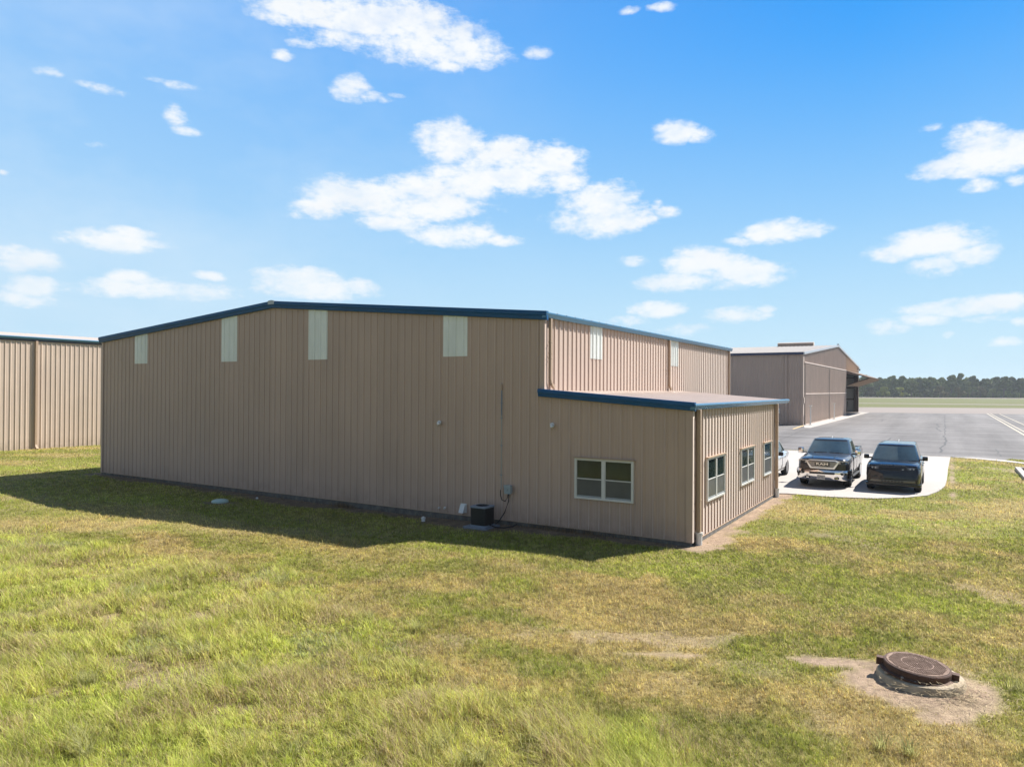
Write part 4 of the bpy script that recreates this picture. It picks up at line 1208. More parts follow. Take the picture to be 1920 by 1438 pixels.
    for (p, q, nm) in (((.10, HD - .05), (xo, zm + .08), 'upper_leaf'), ((xo, zm - .02), (.15, zb), 'lower_leaf')):
        d = Vector((q[0] - p[0], 0, q[1] - p[1])); n = Vector((-d.z, 0, d.x)).normalized(); 
        if n.z < 0: n = -n
        dm = MB()
        P0 = Vector((p[0], a, p[1]))
        sgn = 1 if nm == 'upper_leaf' else -1
        dm.ribbed(P0 + n * .05 * sgn, (0, 1, 0), n * sgn, b - a, lambda t: (0, 0, 0), lambda t, d=d: d, h=.03)
        dm.ribbed(P0 - n * .02 * sgn, (0, 1, 0), -n * sgn, b - a, lambda t: (0, 0, 0), lambda t, d=d: d, h=.001)
        for k in range(9):
            y = a + .1 + k * (b - a - .2) / 8
            dm.beam(Vector((p[0], y, p[1])) - n * .07 * sgn, Vector((q[0], y, q[1])) - n * .07 * sgn, .08, .10, mi=1)
        dm.build('open_door_leaf', [M_gable_new, M_steel], R)
    for y in (a + .2, b - .2):
        mb = MB(); mb.tube([(-.3, y, HD - .1), (xo - .3, y, zm - .3)], .02, 6); mb.build('lift_cable', M_cable, R)
    # clutter by the far wall
    mb = MB(); mb.box((-4.5, W - 1.6, .03), (-3.2, W - .8, 1.2)); mb.box((-2.6, W - 1.3, .03), (-2.2, W - .9, 1.9)); mb.tube([(-2.0, W - 1.2, .03), (-1.8, W - 1.0, 2.1)], .07, 6)
    mb.build('stored_equipment', M_plastic, R)
    # sign plate on side wall
    mb = MB(); mb.box((-2.85 - .25, -.08, 1.35), (-2.85 + .25, -.055, 1.95)); s_ = mb.build('notice_plate', M_whitep, R)
    mb = MB(); mb.box((-3.02, -.088, 1.62), (-2.68, -.081, 1.70)); mb.box((-2.9, -.088, 1.42), (-2.82, -.081, 1.88)); mb.build('pictogram', M_acgrey, s_)
    # little wall light near far eave
    mb = MB(); mb.box((.06, 57.6, 8.05), (.5, 57.8, 8.2)); mb.box((.4, 57.5, 7.85), (.6, 57.9, 8.15)); mb.build('wall_light', M_steel, R)
    mb = MB(); mb.box((.06, -.02 + .02, 2.6), (.12, .35, 3.3)); mb.build('meter_box', M_wall_old, R)


right_hangar()
for i, (v, lb) in enumerate(((72.7, 'white pipe bollard at the near corner of the far hangar doors'), (93.4, 'white pipe bollard between the first and second far hangar doors'))):
    t = sthing('pipe_bollard', lb, 'bollard', -8.9 + .62, v, .02, group='white pipe bollards along the hangar doors')
    mb = MB(); mb.tube([(0, 0, 0), (0, 0, 2.2)], .085, 12); mb.build('post', M_whitep, t, smooth=50)
    mb = MB(); mb.cbox((-.16, -.16, 2.2), (.16, .16, 2.3), .01); mb.build('cap', M_whitep, t)
    mb = MB(); mb.cbox((-.2, -.2, 0), (.2, .2, .05), .01); mb.build('base_plate', M_whitep, t)

# vehicles -------------------------------------------------------------------------
def lerp(a, b, t): return a + (b - a) * t


class Car:
    """nose towards local -y, front axle at y=0"""

    def __init__(s, root, paint, st, W):
        s.R = root; s.paint = paint; s.st = st; s.W = W

    def prof(s, y):
        st = s.st
        if y <= st[0][0]: return st[0][1]
        for i in range(len(st) - 1):
            if st[i][0] <= y <= st[i + 1][0]:
                t = (y - st[i][0]) / (st[i + 1][0] - st[i][0])
                return [(lerp(a[0], b[0], t), lerp(a[1], b[1], t)) for a, b in zip(st[i][1], st[i + 1][1])]
        return st[-1][1]

    def side_x(s, y, z):
        p = s.prof(y)
        best = None
        for i in range(1, len(p) - 1):
            (x0, z0), (x1, z1) = p[i], p[i + 1]
            if min(z0, z1) <= z <= max(z0, z1) and abs(z1 - z0) > 1e-6:
                x = lerp(x0, x1, (z - z0) / (z1 - z0)); best = x if best is None else max(best, x)
        return best if best is not None else p[3][0]

    def body(s, axles, arch_r, zc, bed=None):
        mb = MB(); st = s.st; n = len(st[0][1]); ring = 2 * n - 2
        for (y, p) in st:
            for (x, z) in p: mb.v.append((x, y, z))
            for (x, z) in p[-2:0:-1]: mb.v.append((-x, y, z))
        for i in range(len(st) - 1):
            for k in range(ring):
                a = i * ring + k; b = i * ring + (k + 1) % ring
                mb.f.append((a, b, b + ring, a + ring)); mb.m.append(0)
        mb.f.append(tuple(range(ring))[::-1]); mb.m.append(0)
        o = (len(st) - 1) * ring; mb.f.append(tuple(o + k for k in range(ring))); mb.m.append(0)
        b = mb.build('body', [s.paint, M_plastic], s.R)
        cut = MB()
        for ya in axles:
            for sx in (-1, 1):
                x0, x1 = (s.W - .34, s.W + .2) if sx > 0 else (-s.W - .2, -s.W + .34)
                cut.lathe([(arch_r, x0), (arch_r, x1)], 32, c=(0, ya, zc), axis='x', mi=0)
        if bed: cut.box(*bed)
        tmp = []
        c = cut.build('cutter', [M_plastic]); tmp.append(c)
        m = b.modifiers.new('arch', 'BOOLEAN'); m.operation = 'DIFFERENCE'; m.solver = 'EXACT'; m.object = c
        try: m.material_mode = 'TRANSFER'
        except Exception: pass
        dg = bpy.context.evaluated_depsgraph_get()
        me = bpy.data.meshes.new_from_object(b.evaluated_get(dg), preserve_all_data_layers=True, depsgraph=dg)
        b.modifiers.clear(); b.data = me
        for t_ in tmp: bpy.data.objects.remove(t_, do_unlink=True)
        me.polygons.foreach_set('use_smooth', [True] * len(me.polygons)); me.set_sharp_from_angle(angle=rad(32))
        s.B = b
        return b

    def cabin(s, base, top, crown=.05, bulge=.12, m=None):
        """base=(y_front,y_back,z,halfwidth_f,halfwidth_b)"""
        def ring(q, k=1., bl=bulge):
            yf, yb, z, wf, wb = q
            P = []
            for t in (-1, -.93, -.5, 0, .5, .93, 1): P.append(Vector((t * wf * k, yf - bl * (1 - t * t) + (.10 if abs(t) == 1 else .0), z)))
            for t in (.25, .5, .75): P.append(Vector((lerp(wf, wb, t) * k * 1.01, lerp(yf, yb, t), z)))
            for t in (1, .93, .5, 0, -.5, -.93, -1): P.append(Vector((t * wb * k, yb + bl * .5 * (1 - t * t) - (.06 if abs(t) == 1 else 0), z)))
            for t in (.75, .5, .25): P.append(Vector((-lerp(wf, wb, t) * k * 1.01, lerp(yf, yb, t), z)))
            return P
        s.rb = ring(base); s.rt = ring(top)
        c = Vector((0, (top[0] + top[1]) / 2, top[2]))
        rings = [s.rb, s.rt]
        for k, dz in ((.965, .45), (.85, .75), (.5, .96)):
            rings.append([c + (p - c) * k + Vector((0, 0, crown * dz)) for p in s.rt])
        mb = MB(); n = len(s.rb)
        for r in rings: mb.v += [tuple(p) for p in r]
        for i in range(len(rings) - 1):
            for k in range(n): mb.f.append((i * n + k, i * n + (k + 1) % n, (i + 1) * n + (k + 1) % n, (i + 1) * n + k)); mb.m.append(0)
        mb.f.append(tuple((len(rings) - 1) * n + k for k in range(n))); mb.m.append(0)
        o = mb.build('cabin', m or s.paint, s.R, smooth=28); s.cab = o
        return o

    def pane(s, a0, a1, t0, t1, name, m, off=.006, parent=None, na=10, t1b=None, rc=.0):
        n = len(s.rb)
        def P(a, t):
            a %= n; i = int(a); f = a - i
            b_ = s.rb[i].lerp(s.rb[(i + 1) % n], f); t_ = s.rt[i].lerp(s.rt[(i + 1) % n], f)
            return b_.lerp(t_, t)
        mb = MB(); nt = 6; ctr = Vector((0, (s.rb[3].y + s.rb[13].y) / 2, s.rb[0].z))
        g = []
        for i in range(na + 1):
            for j in range(nt + 1):
                fa, ft = i / na, j / nt
                a = lerp(a0, a1, fa); hi = t1 if t1b is None else lerp(t1, t1b, fa)
                t = lerp(t0, hi, ft)
                p = P(a, t)
                e = P(a + .02, t) - P(a - .02, t); u_ = P(a, min(1, t + .02)) - P(a, t - .02)
                nn = e.cross(u_).normalized()
                if nn.dot(p - ctr) < 0: nn = -nn
                g.append((p, nn))
        W_ = nt + 1
        for p, nn in g: mb.v.append(tuple(p + nn * off))
        for i in range(na):
            for j in range(nt): mb.f.append((i * W_ + j, (i + 1) * W_ + j, (i + 1) * W_ + j + 1, i * W_ + j + 1)); mb.m.append(0)
        o = len(mb.v)
        for p, nn in g: mb.v.append(tuple(p - nn * .002))
        edge = [i * W_ for i in range(na + 1)] + [na * W_ + j for j in range(1, W_)] + [i * W_ + nt for i in range(na - 1, -1, -1)] + [j for j in range(nt - 1, 0, -1)]
        for k in range(len(edge)):
            a, b = edge[k], edge[(k + 1) % len(edge)]; mb.f.append((a, b, b + o, a + o)); mb.m.append(0)
        return mb.build(name, m, parent or s.R, smooth=30)

    def side_panel(s, y0, y1, z0, z1, sx, name='door', off=.007, m=None, skip=None, ny=8, nz=6):
        mb = MB()
        for i in range(ny + 1):
            for j in range(nz + 1):
                y = lerp(y0, y1, i / ny); z = lerp(z0, z1, j / nz)
                if skip: y = skip(y, z)
                mb.v.append((sx * (s.side_x(y, z) + off), y, z))
        W_ = nz + 1
        for i in range(ny):
            for j in range(nz): mb.f.append((i * W_ + j, (i + 1) * W_ + j, (i + 1) * W_ + j + 1, i * W_ + j + 1)); mb.m.append(0)
        o = mb.build(name, m or s.paint, s.R, smooth=30)
        sm = o.modifiers.new('solid', 'SOLIDIFY'); sm.thickness = .012; sm.offset = 0
        return o

    def handle(s, door, y, z, sx, m=None):
        x = s.side_x(y, z)
        mb = MB(); mb.cbox((sx * (x + .005), y - .10, z - .016), (sx * (x + .04), y + .10, z + .016), .006); mb.build('handle', m or M_chrome, door)

    def wheel(s, x, y, R_, w, rim_m, rr=.62, spokes=6):
        sx = 1 if x > 0 else -1
        xo = x + sx * w / 2; xi = x - sx * w / 2
        e = bpy.data.objects.new('wheel', None)
        mb = MB()
        pr = [(R_ * rr, xi), (R_ * .9, xi), (R_ * .975, xi + sx * .02), (R_, xi + sx * .05), (R_, xo - sx * .05), (R_ * .975, xo - sx * .02), (R_ * .88, xo + sx * .004), (R_ * rr, xo - sx * .006)]
        mb.lathe(pr, 40, c=(0, y, R_), axis='x', closed=True)
        ty = mb.build('wheel', M_tyre, s.R, smooth=35)
        mb = MB(); xf = xo - sx * .03
        mb.lathe([(R_ * rr, xo - sx * .004), (R_ * (rr + .015), xo + sx * .002), (R_ * (rr - .05), xo - sx * .012), (R_ * (rr - .07), xo - sx * .10)], 40, c=(0, y, R_), axis='x', mi=0)
        mb.lathe([(R_ * rr * .99, xo - sx * .11), (.0, xo - sx * .11)], 32, c=(0, y, R_), axis='x', mi=1)
        mb.lathe([(.065, xo - sx * .10), (.065, xo - sx * .02), (.045, xo - sx * .01), (.0, xo - sx * .01)], 18, c=(0, y, R_), axis='x', mi=0)
        for k in range(spokes):
            a = 2 * math.pi * k / spokes + .3
            for da in (-.11, .11):
                c1, s1 = math.cos(a + da * .6), math.sin(a + da * .6); c2, s2 = math.cos(a + da * 1.3), math.sin(a + da * 1.3)
                mb.beam((xo - sx * .05, y + .05 * c1, R_ + .05 * s1), (xo - sx * .028, y + R_ * (rr - .03) * c2, R_ + R_ * (rr - .03) * s2), .035, .04, up=(1, 0, 0), mi=0)
        mb.build('rim', [rim_m, M_plastic], ty, smooth=35)
        return ty


def wrapsweep(plan, prof, z0=0):
    """sweep a vertical profile [(out, z)] along a plan polyline (x,y); outward = left normal away from origin"""
    mb = MB(); n = len(prof)
    P = [Vector((a, b)) for a, b in plan]
    for i, p in enumerate(P):
        d = (P[min(i + 1, len(P) - 1)] - P[max(i - 1, 0)]).normalized(); nn = Vector((d.y, -d.x))
        for (o, z) in prof: mb.v.append((p.x + nn.x * o, p.y + nn.y * o, z + z0))
    for i in range(len(P) - 1):
        for k in range(n):
            a = i * n + k; b = i * n + (k + 1) % n; mb.f.append((a, b, b + n, a + n)); mb.m.append(0)
    mb.f.append(tuple(range(n))); mb.m.append(0); mb.f.append(tuple((len(P) - 1) * n + k for k in range(n))[::-1]); mb.m.append(0)
    return mb


def text_part(body, size, loc, parent, m, width=None, depth=.006, name='lettering', rot=(math.pi / 2, 0, 0)):
    cu = bpy.data.curves.new('lettering', 'FONT'); cu.body = body; cu.size = size; cu.extrude = depth; cu.align_x = 'CENTER'; cu.align_y = 'CENTER'; cu.offset = size * .035
    ob = bpy.data.objects.new('tmp', cu); COL.objects.link(ob)
    dg = bpy.context.evaluated_depsgraph_get(); dg.update()
    me = bpy.data.meshes.new_from_object(ob.evaluated_get(dg)); bpy.data.objects.remove(ob, do_unlink=True)
    xs = [v.co.x for v in me.vertices]; w = max(xs) - min(xs)
    if width:
        for v in me.vertices: v.co.x *= width / w
    me.materials.clear(); me.materials.append(m)
    o = bpy.data.objects.new(name, me); COL.objects.link(o); o.parent = parent; o.location = loc; o.rotation_euler = rot
    return o


def P9(w, zb, zm, zs, zt, cr=.03, tw=.80):
    return [(0, zb), (w * .80, zb), (w * .955, zb + .09), (w, zm), (w * .992, zs - .12), (w * .955, zs), (w * tw, zt), (w * .42, zt + cr * .8), (0, zt + cr)]


def mirror_pair(c, x, y, z, w, h, m_shell, m_back=None, arm=.12):
    for sx in (-1, 1):
        mb = MB(); mb.cbox((sx * (x + arm), y - .10, z - h * .5), (sx * (x + arm + w), y + .05, z + h * .5), .03)
        o = mb.build('mirror', m_shell, c.R, smooth=30)
        a = MB(); a.cbox((sx * (x - .05), y - .03, z - h * .42), (sx * (x + arm + .02), y + .03, z - h * .42 + .06), .01); a.build('mirror_arm', M_plastic, o)
        g = MB(); g.box((sx * (x + arm + .02), y + .0505, z - h * .4), (sx * (x + arm + w - .02), y + .054, z + h * .4)); g.build('mirror_glass', M_cglassd, o)


def pickup():
    R = sthing('pickup_truck', 'dark blue crew cab pickup with chrome grille and bumper parked on the concrete pad', 'pickup truck', 1.24, 15.08, .036)
    W = 1.02
    st = [(-.97, P9(.80, .50, .80, 1.06, 1.14, .02, .90)), (-.93, P9(.90, .44, .78, 1.10, 1.19, .03, .88)), (-.80, P9(.98, .42, .78, 1.14, 1.22, .04, .82)),
          (-.4, P9(1.01, .42, .78, 1.17, 1.25, .05, .78)), (.3, P9(1.02, .42, .78, 1.20, 1.29, .06, .76)), (.85, P9(1.02, .42, .78, 1.25, 1.33, .03, .80)),
          (1.2, P9(1.01, .42, .78, 1.27, 1.34, .0, .88)), (3.10, P9(1.01, .42, .80, 1.29, 1.36, 0, .90)), (3.15, P9(1.015, .44, .80, 1.34, 1.40, 0, .95)), (3.7, P9(1.03, .46, .82, 1.36, 1.42, 0, .95)),
          (4.75, P9(1.01, .50, .84, 1.37, 1.43, 0, .95)), (4.88, P9(.97, .55, .84, 1.34, 1.40, 0, .95))]
    c = Car(R, M_navyp, st, W)
    c.body((0, 3.67), .475, .44, bed=((-.80, 3.25, .85), (.80, 4.78, 1.8)))
    c.cabin((.78, 3.12, 1.30, .93, .92), (1.52, 2.92, 1.86, .73, .72), crown=.08, bulge=.16)
    c.pane(.95, 5.05, .06, .93, 'windshield', M_cglass)
    c.pane(10.9, 15.1, .12, .9, 'rear_window', M_cglassd)
    for sgn in (0, 1):
        if sgn == 0: c.pane(6.35, 8.0, .10, .90, 'side_window', M_cglassd); c.pane(8.12, 9.75, .10, .90, 'side_window', M_cglassd)
        else: c.pane(16.3, 17.9, .10, .90, 'side_window', M_cglassd); c.pane(18.02, 19.7, .10, .90, 'side_window', M_cglassd)
    for sx in (-1, 1):
        for (a, b, e) in ((.82, 1.98, 0), (2.0, 3.05, 1)):
            d = c.side_panel(a, b, .50, 1.24, sx, skip=(lambda y, z, b=b, a=a: min(y, 3.67 - math.sqrt(max(0, .50 ** 2 - min(.5, abs(z - .44)) ** 2)) - .0) if b > 3 else y))
            c.handle(d, b - .18, 1.14, sx)
        for ya in (0, 3.67):
            c.wheel(sx * .865, ya, .42, .29, M_rim)
    # running boards
    for sx in (-1, 1):
        mb = MB(); mb.cbox((sx * .88, .65, .34), (sx * 1.04, 3.05, .41), .02); mb.build('running_board', M_plastic, R)
    mirror_pair(c, .95, .98, 1.40, .24, .26, M_chrome, arm=.10)
    # chrome bumper
    plan = [(-1.035, -.42), (-1.03, -.62), (-.97, -.84), (-.80, -.99), (-.45, -1.07), (0, -1.10), (.45, -1.07), (.80, -.99), (.97, -.84), (1.03, -.62), (1.035, -.42)]
    wr = wrapsweep(plan, [(-.06, .34), (.0, .33), (.035, .38), (.03, .50), (.055, .56), (.06, .68), (.03, .755), (-.06, .765)])
    bp = wr.build('bumper', M_chrome, R, smooth=40)

    def disc_poly(pts, y, name, m, par, th=.02):
        mb = MB(); mb.prism([(x, y, z) for x, z in pts], (0, -th, 0)); return mb.build(name, m, par, bevel=.004)
    def rr(cx, cz, w, h, r, k=4):
        p = []
        for sx, sz, a0 in ((1, 1, 0), (-1, 1, 90), (-1, -1, 180), (1, -1, 270)):
            for i in range(k + 1):
                a = rad(a0 + 90 * i / k); p.append((cx + sx * (w - r) + r * math.cos(a), cz + sz * (h - r) + r * math.sin(a)))
        return p
    disc_poly(rr(0, .625, .50, .045, .04), -1.135, 'lower_intake', M_plastic, bp, .035)
    for sx in (-1, 1):
        disc_poly(rr(sx * .57, .425, .10, .045, .045), -1.07, 'tow_hook_opening', M_plastic, bp, .045)
        disc_poly(rr(sx * .57, .43, .055, .018, .017), -1.115, 'tow_hook', M_chrome, bp, .03)
        mb = MB(); q = [(sx * x, y, z) for x, y, z in ((.74, -1.085, .565), (.93, -.975, .565), (.95, -.965, .67), (.72, -1.095, .67))]
        mb.prism(q, (0, -.012, 0)); fl = mb.build('fog_light', M_plastic, bp)
        mb = MB(); mb.lathe([(.0, -.02), (.032, -.015), (.034, 0)], 14, c=(sx * .83, -1.045, .617), axis='y'); mb.build('fog_lens', M_lamp, fl)
    # grille
    out = [(-.50, 1.17), (-.66, 1.12), (-.60, 1.00), (-.47, .80), (.47, .80), (.60, 1.00), (.66, 1.12), (.50, 1.17)]
    inn = [(-.50, 1.125), (-.575, 1.085), (-.53, 1.00), (-.42, .86), (.42, .86), (.53, 1.00), (.575, 1.085), (.50, 1.125)]
    mb = MB(); n = len(out); yo = lambda x: -1.055 + abs(x) ** 2 * .14
    V = [(x, yo(x) - .02, z) for x, z in out] + [(x, yo(x) - .035, z) for x, z in inn] + [(x, yo(x) + .05, z) for x, z in out] + [(x, yo(x) + .04, z) for x, z in inn]
    for i in range(n):
        j = (i + 1) % n
        mb.f += [(i, j, n + j, n + i), (n + i, n + j, 3 * n + j, 3 * n + i), (2 * n + i, 2 * n + j, j, i)]; mb.m += [0, 0, 0]
    mb.v = V
    gr = mb.build('grille', M_satin, R, smooth=30)
    mb = MB(); mb.prism([(x, yo(x) + .02, z) for x, z in inn], (0, .06, 0)); mb.build('grille_backing', M_plastic, gr)
    mb = MB()
    for z in (.90, .945, .99, 1.035, 1.08):
        hw = {.90: .45, .945: .485, .99: .515, 1.035: .54, 1.08: .56}[z]
        xs = [-hw, -.3, 0, .3, hw]
        for a, b in zip(xs, xs[1:]): mb.beam((a, yo(a) - .012, z), (b, yo(b) - .012, z), .016, .014)
    mb.build('grille_bars', M_satin, gr)
    mb = MB(); mb.cbox((-.29, -1.10, .93), (.29, -1.06, 1.07), .01); bd = mb.build('badge', M_plastic, gr)
    text_part('RAM', .125, (0, -1.108, 1.0), gr, M_letter, width=.47)
    for sx in (-1, 1):
        mb = MB()
        q = [(.64, -.985, 1.02), (.66, -.99, 1.15), (.85, -.95, 1.155), (.975, -.78, 1.14), (.99, -.72, 1.03), (.90, -.90, 1.01)]
        mb.prism([(sx * x, y - .012, z) for x, y, z in q], (-sx * .10, .10, 0)); hl = mb.build('headlight', M_lamp, R, smooth=30)
        mb = MB()
        for (x, y) in ((.73, -.985), (.84, -.945)): mb.lathe([(0, -.012), (.034, -.008), (.036, .0)], 14, c=(sx * x, y - .012, 1.085), axis='y')
        mb.build('projector_lens', M_cglassd, hl)
    # plate
    mb = MB(); mb.cbox((-.195, -1.175, .36), (.125, -1.15, .52), .004); pl = mb.build('license_plate', M_plate, R)
    text_part('TEXAS', .028, (-.035, -1.177, .505), pl, M_ink, depth=.001, name='plate_text')
    text_part('LDV 7841', .075, (-.035, -1.177, .435), pl, M_ink, width=.26, depth=.001, name='plate_number')
    # hood details, wipers, antenna
    for sx in (-1, 1):
        mb = MB(); mb.beam((sx * .43, -.82, 1.262), (sx * .47, .75, 1.356), .03, .012); mb.build('hood_crease', M_navyp, R, bevel=.005)
    mb = MB(); mb.beam((-.6, .70, 1.355), (-.05, .66, 1.37), .02, .02); mb.build('wiper', M_plastic, R)
    mb = MB(); mb.beam((.05, .66, 1.37), (.6, .70, 1.355), .02, .02); mb.build('wiper', M_plastic, R)
    mb = MB(); mb.prism([(-.012, 1.95, 1.93), (-.012, 2.14, 1.93), (-.012, 2.12, 2.02), (-.012, 2.06, 2.02)], (.024, 0, 0)); mb.build('antenna', M_whitep, R)
    mb = MB(); mb.cbox((-.95, 4.84, .50), (.95, 5.02, .70), .03); mb.build('rear_bumper', M_chrome, R)
    for sx in (-1, 1):
        mb = MB(); mb.cbox((sx * .86, 4.86, .95), (sx * .985, 4.93, 1.30), .01); mb.build('tail_light', mat('red_lens', (.25, .01, .01), rough=.2, noise=.05), R)


def suv(name, label, u, v, paint, kind, rz=0.):
    R = sthing(name, label, 'suv', u, v, .036, rz=rz)
    W = 1.01
    if kind == 'boxy':
        st = [(-.86, P9(.84, .42, .70, .98, 1.06, .01, .95)), (-.83, P9(.91, .30, .68, 1.02, 1.09, .02, .92)), (-.70, P9(.975, .27, .68, 1.06, 1.12, .03, .86)), (-.35, P9(1.0, .27, .68, 1.09, 1.145, .035, .82)),
              (.45, P9(1.005, .27, .68, 1.12, 1.17, .035, .82)), (.80, P9(1.0, .27, .68, 1.14, 1.18, .0, .88)), (3.4, P9(1.0, .27, .70, 1.16, 1.20, 0, .9)), (3.95, P9(.96, .34, .74, 1.15, 1.20, 0, .88)), (4.16, P9(.88, .45, .74, 1.10, 1.18, 0, .88))]
        cb = ((.66, 4.08, 1.15, .93, .86), (1.32, 3.80, 1.76, .72, .70)); wb = 3.0; RW = .40
    else:
        st = [(-.88, P9(.78, .40, .66, .82, .92, .02, .85)), (-.82, P9(.88, .27, .66, .90, .98, .02, .85)), (-.60, P9(.97, .24, .66, .97, 1.04, .03, .8)), (.0, P9(1.0, .24, .66, 1.02, 1.08, .05, .78)),
              (.60, P9(1.0, .24, .66, 1.06, 1.12, .03, .8)), (1.0, P9(.99, .24, .66, 1.06, 1.12, .0, .86)), (2.9, P9(1.0, .24, .70, 1.08, 1.14, 0, .86)), (3.6, P9(.96, .34, .76, 1.10, 1.15, 0, .8)), (3.98, P9(.80, .45, .78, 1.08, 1.13, 0, .8))]
        cb = ((.55, 3.88, 1.08, .92, .74), (1.35, 3.05, 1.66, .66, .60)); wb = 2.975; RW = .385
    c = Car(R, paint, st, W)
    c.body((0, wb), RW + .045, RW + .01)
    c.cabin(*cb, crown=.07, bulge=.14)
    boxy = kind == 'boxy'
    c.pane(.95, 5.05, .07, .95, 'windshield', M_cglass)
    c.pane(10.9, 15.1, .15, .9, 'rear_window', M_cglassd)
    for (a, b) in ((6.3, 7.75), (7.83, 8.95), (9.05, 9.8)): c.pane(a, b, .10, .90, 'side_window', M_cglassd)
    for (a, b) in ((16.2, 17.0), (17.08, 18.2), (18.28, 19.7)): c.pane(a, b, .10, .90, 'side_window', M_cglassd)
    for sx in (-1, 1):
        for (a, b) in ((.62, 1.66), (1.68, 2.70)):
            d = c.side_panel(a, b, .38, 1.04, sx, skip=(lambda y, z, b=b: min(y, wb - math.sqrt(max(0, (RW + .07) ** 2 - min(RW + .07, abs(z - RW)) ** 2))) if b > 2 else y))
            c.handle(d, b - .2, .96, sx, paint)
        for ya in (0, wb): c.wheel(sx * (.86), ya, RW, .265, M_rimd if boxy else M_rimd, rr=.68, spokes=5)
    mirror_pair(c, .93, .88, 1.28 if boxy else 1.18, .20, .18, M_plastic if not boxy else paint, arm=.07)
    mb = MB(); yy = cb[1][1] - .55; zz = cb[1][2] + .05
    mb.prism([(-.015, yy, zz), (-.015, yy + .2, zz), (-.015, yy + .19, zz + .09), (-.015, yy + .12, zz + .09)], (.03, 0, 0)); mb.build('antenna', M_whitep, R)
    mb = MB(); mb.beam((-.6, cb[0][0] - .06, cb[0][2] + .03), (0, cb[0][0] - .12, cb[0][2] + .04), .02, .015); mb.build('wiper', M_plastic, R)
    for sx in (-1, 1):
        mb = MB(); mb.cbox((sx * .72, 4.10 if boxy else 3.9, .80), (sx * .86, 4.20 if boxy else 3.99, 1.05), .01); mb.build('tail_light', mat('red_lens', (.25, .01, .01), rough=.2, noise=.05), R)
    if boxy:
        mb = MB(); mb.cbox((-.50, -.905, .90), (.50, -.86, 1.03), .012); g = mb.build('grille', mat('dark_grille_mesh', (.006, .007, .014), rough=.35, noise=.3, nscale=60), R)
        mb = MB()
        for k in range(5): mb.box((-.49, -.911, .915 + k * .024), (.49, -.904, .922 + k * .024))
        for k in range(24): mb.box((-.485 + k * .042, -.910, .905), (-.480 + k * .042, -.9045, 1.025))
        mb.build('grille_mesh', M_plastic, g)
        mb = MB(); mb.lathe([(.0, -.012), (.034, -.010), (.036, 0)], 16, c=(.36, -.905, .935), axis='y'); 
        for i_, q in enumerate(mb.v): mb.v[i_] = (q[0], q[1], .935 + (q[2] - .935) * .5)
        mb.build('badge', M_letter, g)
        for sx in (-1, 1):
            mb = MB(); q = [(.53, -.895, .925), (.53, -.90, 1.03), (.84, -.855, 1.02), (.965, -.70, 1.0), (.965, -.70, .93), (.82, -.868, .905)]
            mb.prism([(sx * x, y - .01, z) for x, y, z in q], (-sx * .08, .08, 0)); hl = mb.build('headlight', M_lampd, R, smooth=30)
            mb = MB()
            for (x, y) in ((.62, -.905), (.74, -.888)): mb.lathe([(0, -.02), (.028, -.015), (.03, .0)], 12, c=(sx * x, y, .968), axis='y')
            mb.build('lamp_lens', M_lamp, hl)
        text_part('RANGE ROVER', .042, (0, -.862, 1.085), R, M_lampd, width=.92, depth=.004, rot=(rad(62), 0, 0))
        plan = [(-1.0, -.55), (-.97, -.70), (-.86, -.84), (-.5, -.91), (0, -.925), (.5, -.91), (.86, -.84), (.97, -.70), (1.0, -.55)]
        wrapsweep(plan, [(-.05, .25), (.0, .25), (.02, .30), (.012, .36), (-.03, .37)]).build('front_lip', paint, R, smooth=40)
        sp = wrapsweep([(-.80, -.865), (-.5, -.91), (0, -.925), (.5, -.91), (.80, -.865)], [(-.02, .42), (.014, .425), (.02, .45), (.014, .50), (-.02, .51)]).build('lower_intake', mat('bronze_intake', (.16, .15, .13), rough=.3, metal=.5, noise=.1), R, smooth=40)
        mb = MB()
        for k in range(7): mb.box((-.42 + k * .12, -.957, .435), (-.34 + k * .12, -.938, .487))
        mb.build('intake_slots', M_plastic, sp)
        wrapsweep([(-.86, -.84), (-.5, -.905), (0, -.918), (.5, -.905), (.86, -.84)], [(-.02, .36), (.006, .365), (.006, .41), (-.02, .415)]).build('lower_grille', M_plastic, R, smooth=40)
        for ob in R.children_recursive:
            if ob.type != 'MESH' or ob.name.startswith(('wheel', 'rim')): continue
            loc = ob.location.copy()
            if ob.name.startswith('lettering'): ob.location.y += max(0, loc.z - .62) * .30; continue
            for vt in ob.data.vertices:
                if vt.co.y < -.35: vt.co.y += max(0, vt.co.z - .62) * .30 * min(1, (-.35 - vt.co.y) / .35)
    else:
        for sx in (-1, 1):
            mb = MB(); mb.cbox((sx * .60, -.90, .70), (sx * .84, -.80, .80), .02); mb.build('headlight', M_lamp, R)
        mb = MB(); mb.cbox((-.35, -.92, .55), (.35, -.86, .82), .02); mb.build('grille', M_plastic, R)
    return R


pickup()
suv('suv', 'glossy black boxy suv with dark grille parked beside the blue pickup', 3.87, 14.98, M_blackp, 'boxy')
suv('suv', 'silver suv parked behind the office corner with only its rear side showing', -1.88, 15.05, M_silverp, 'coupe')

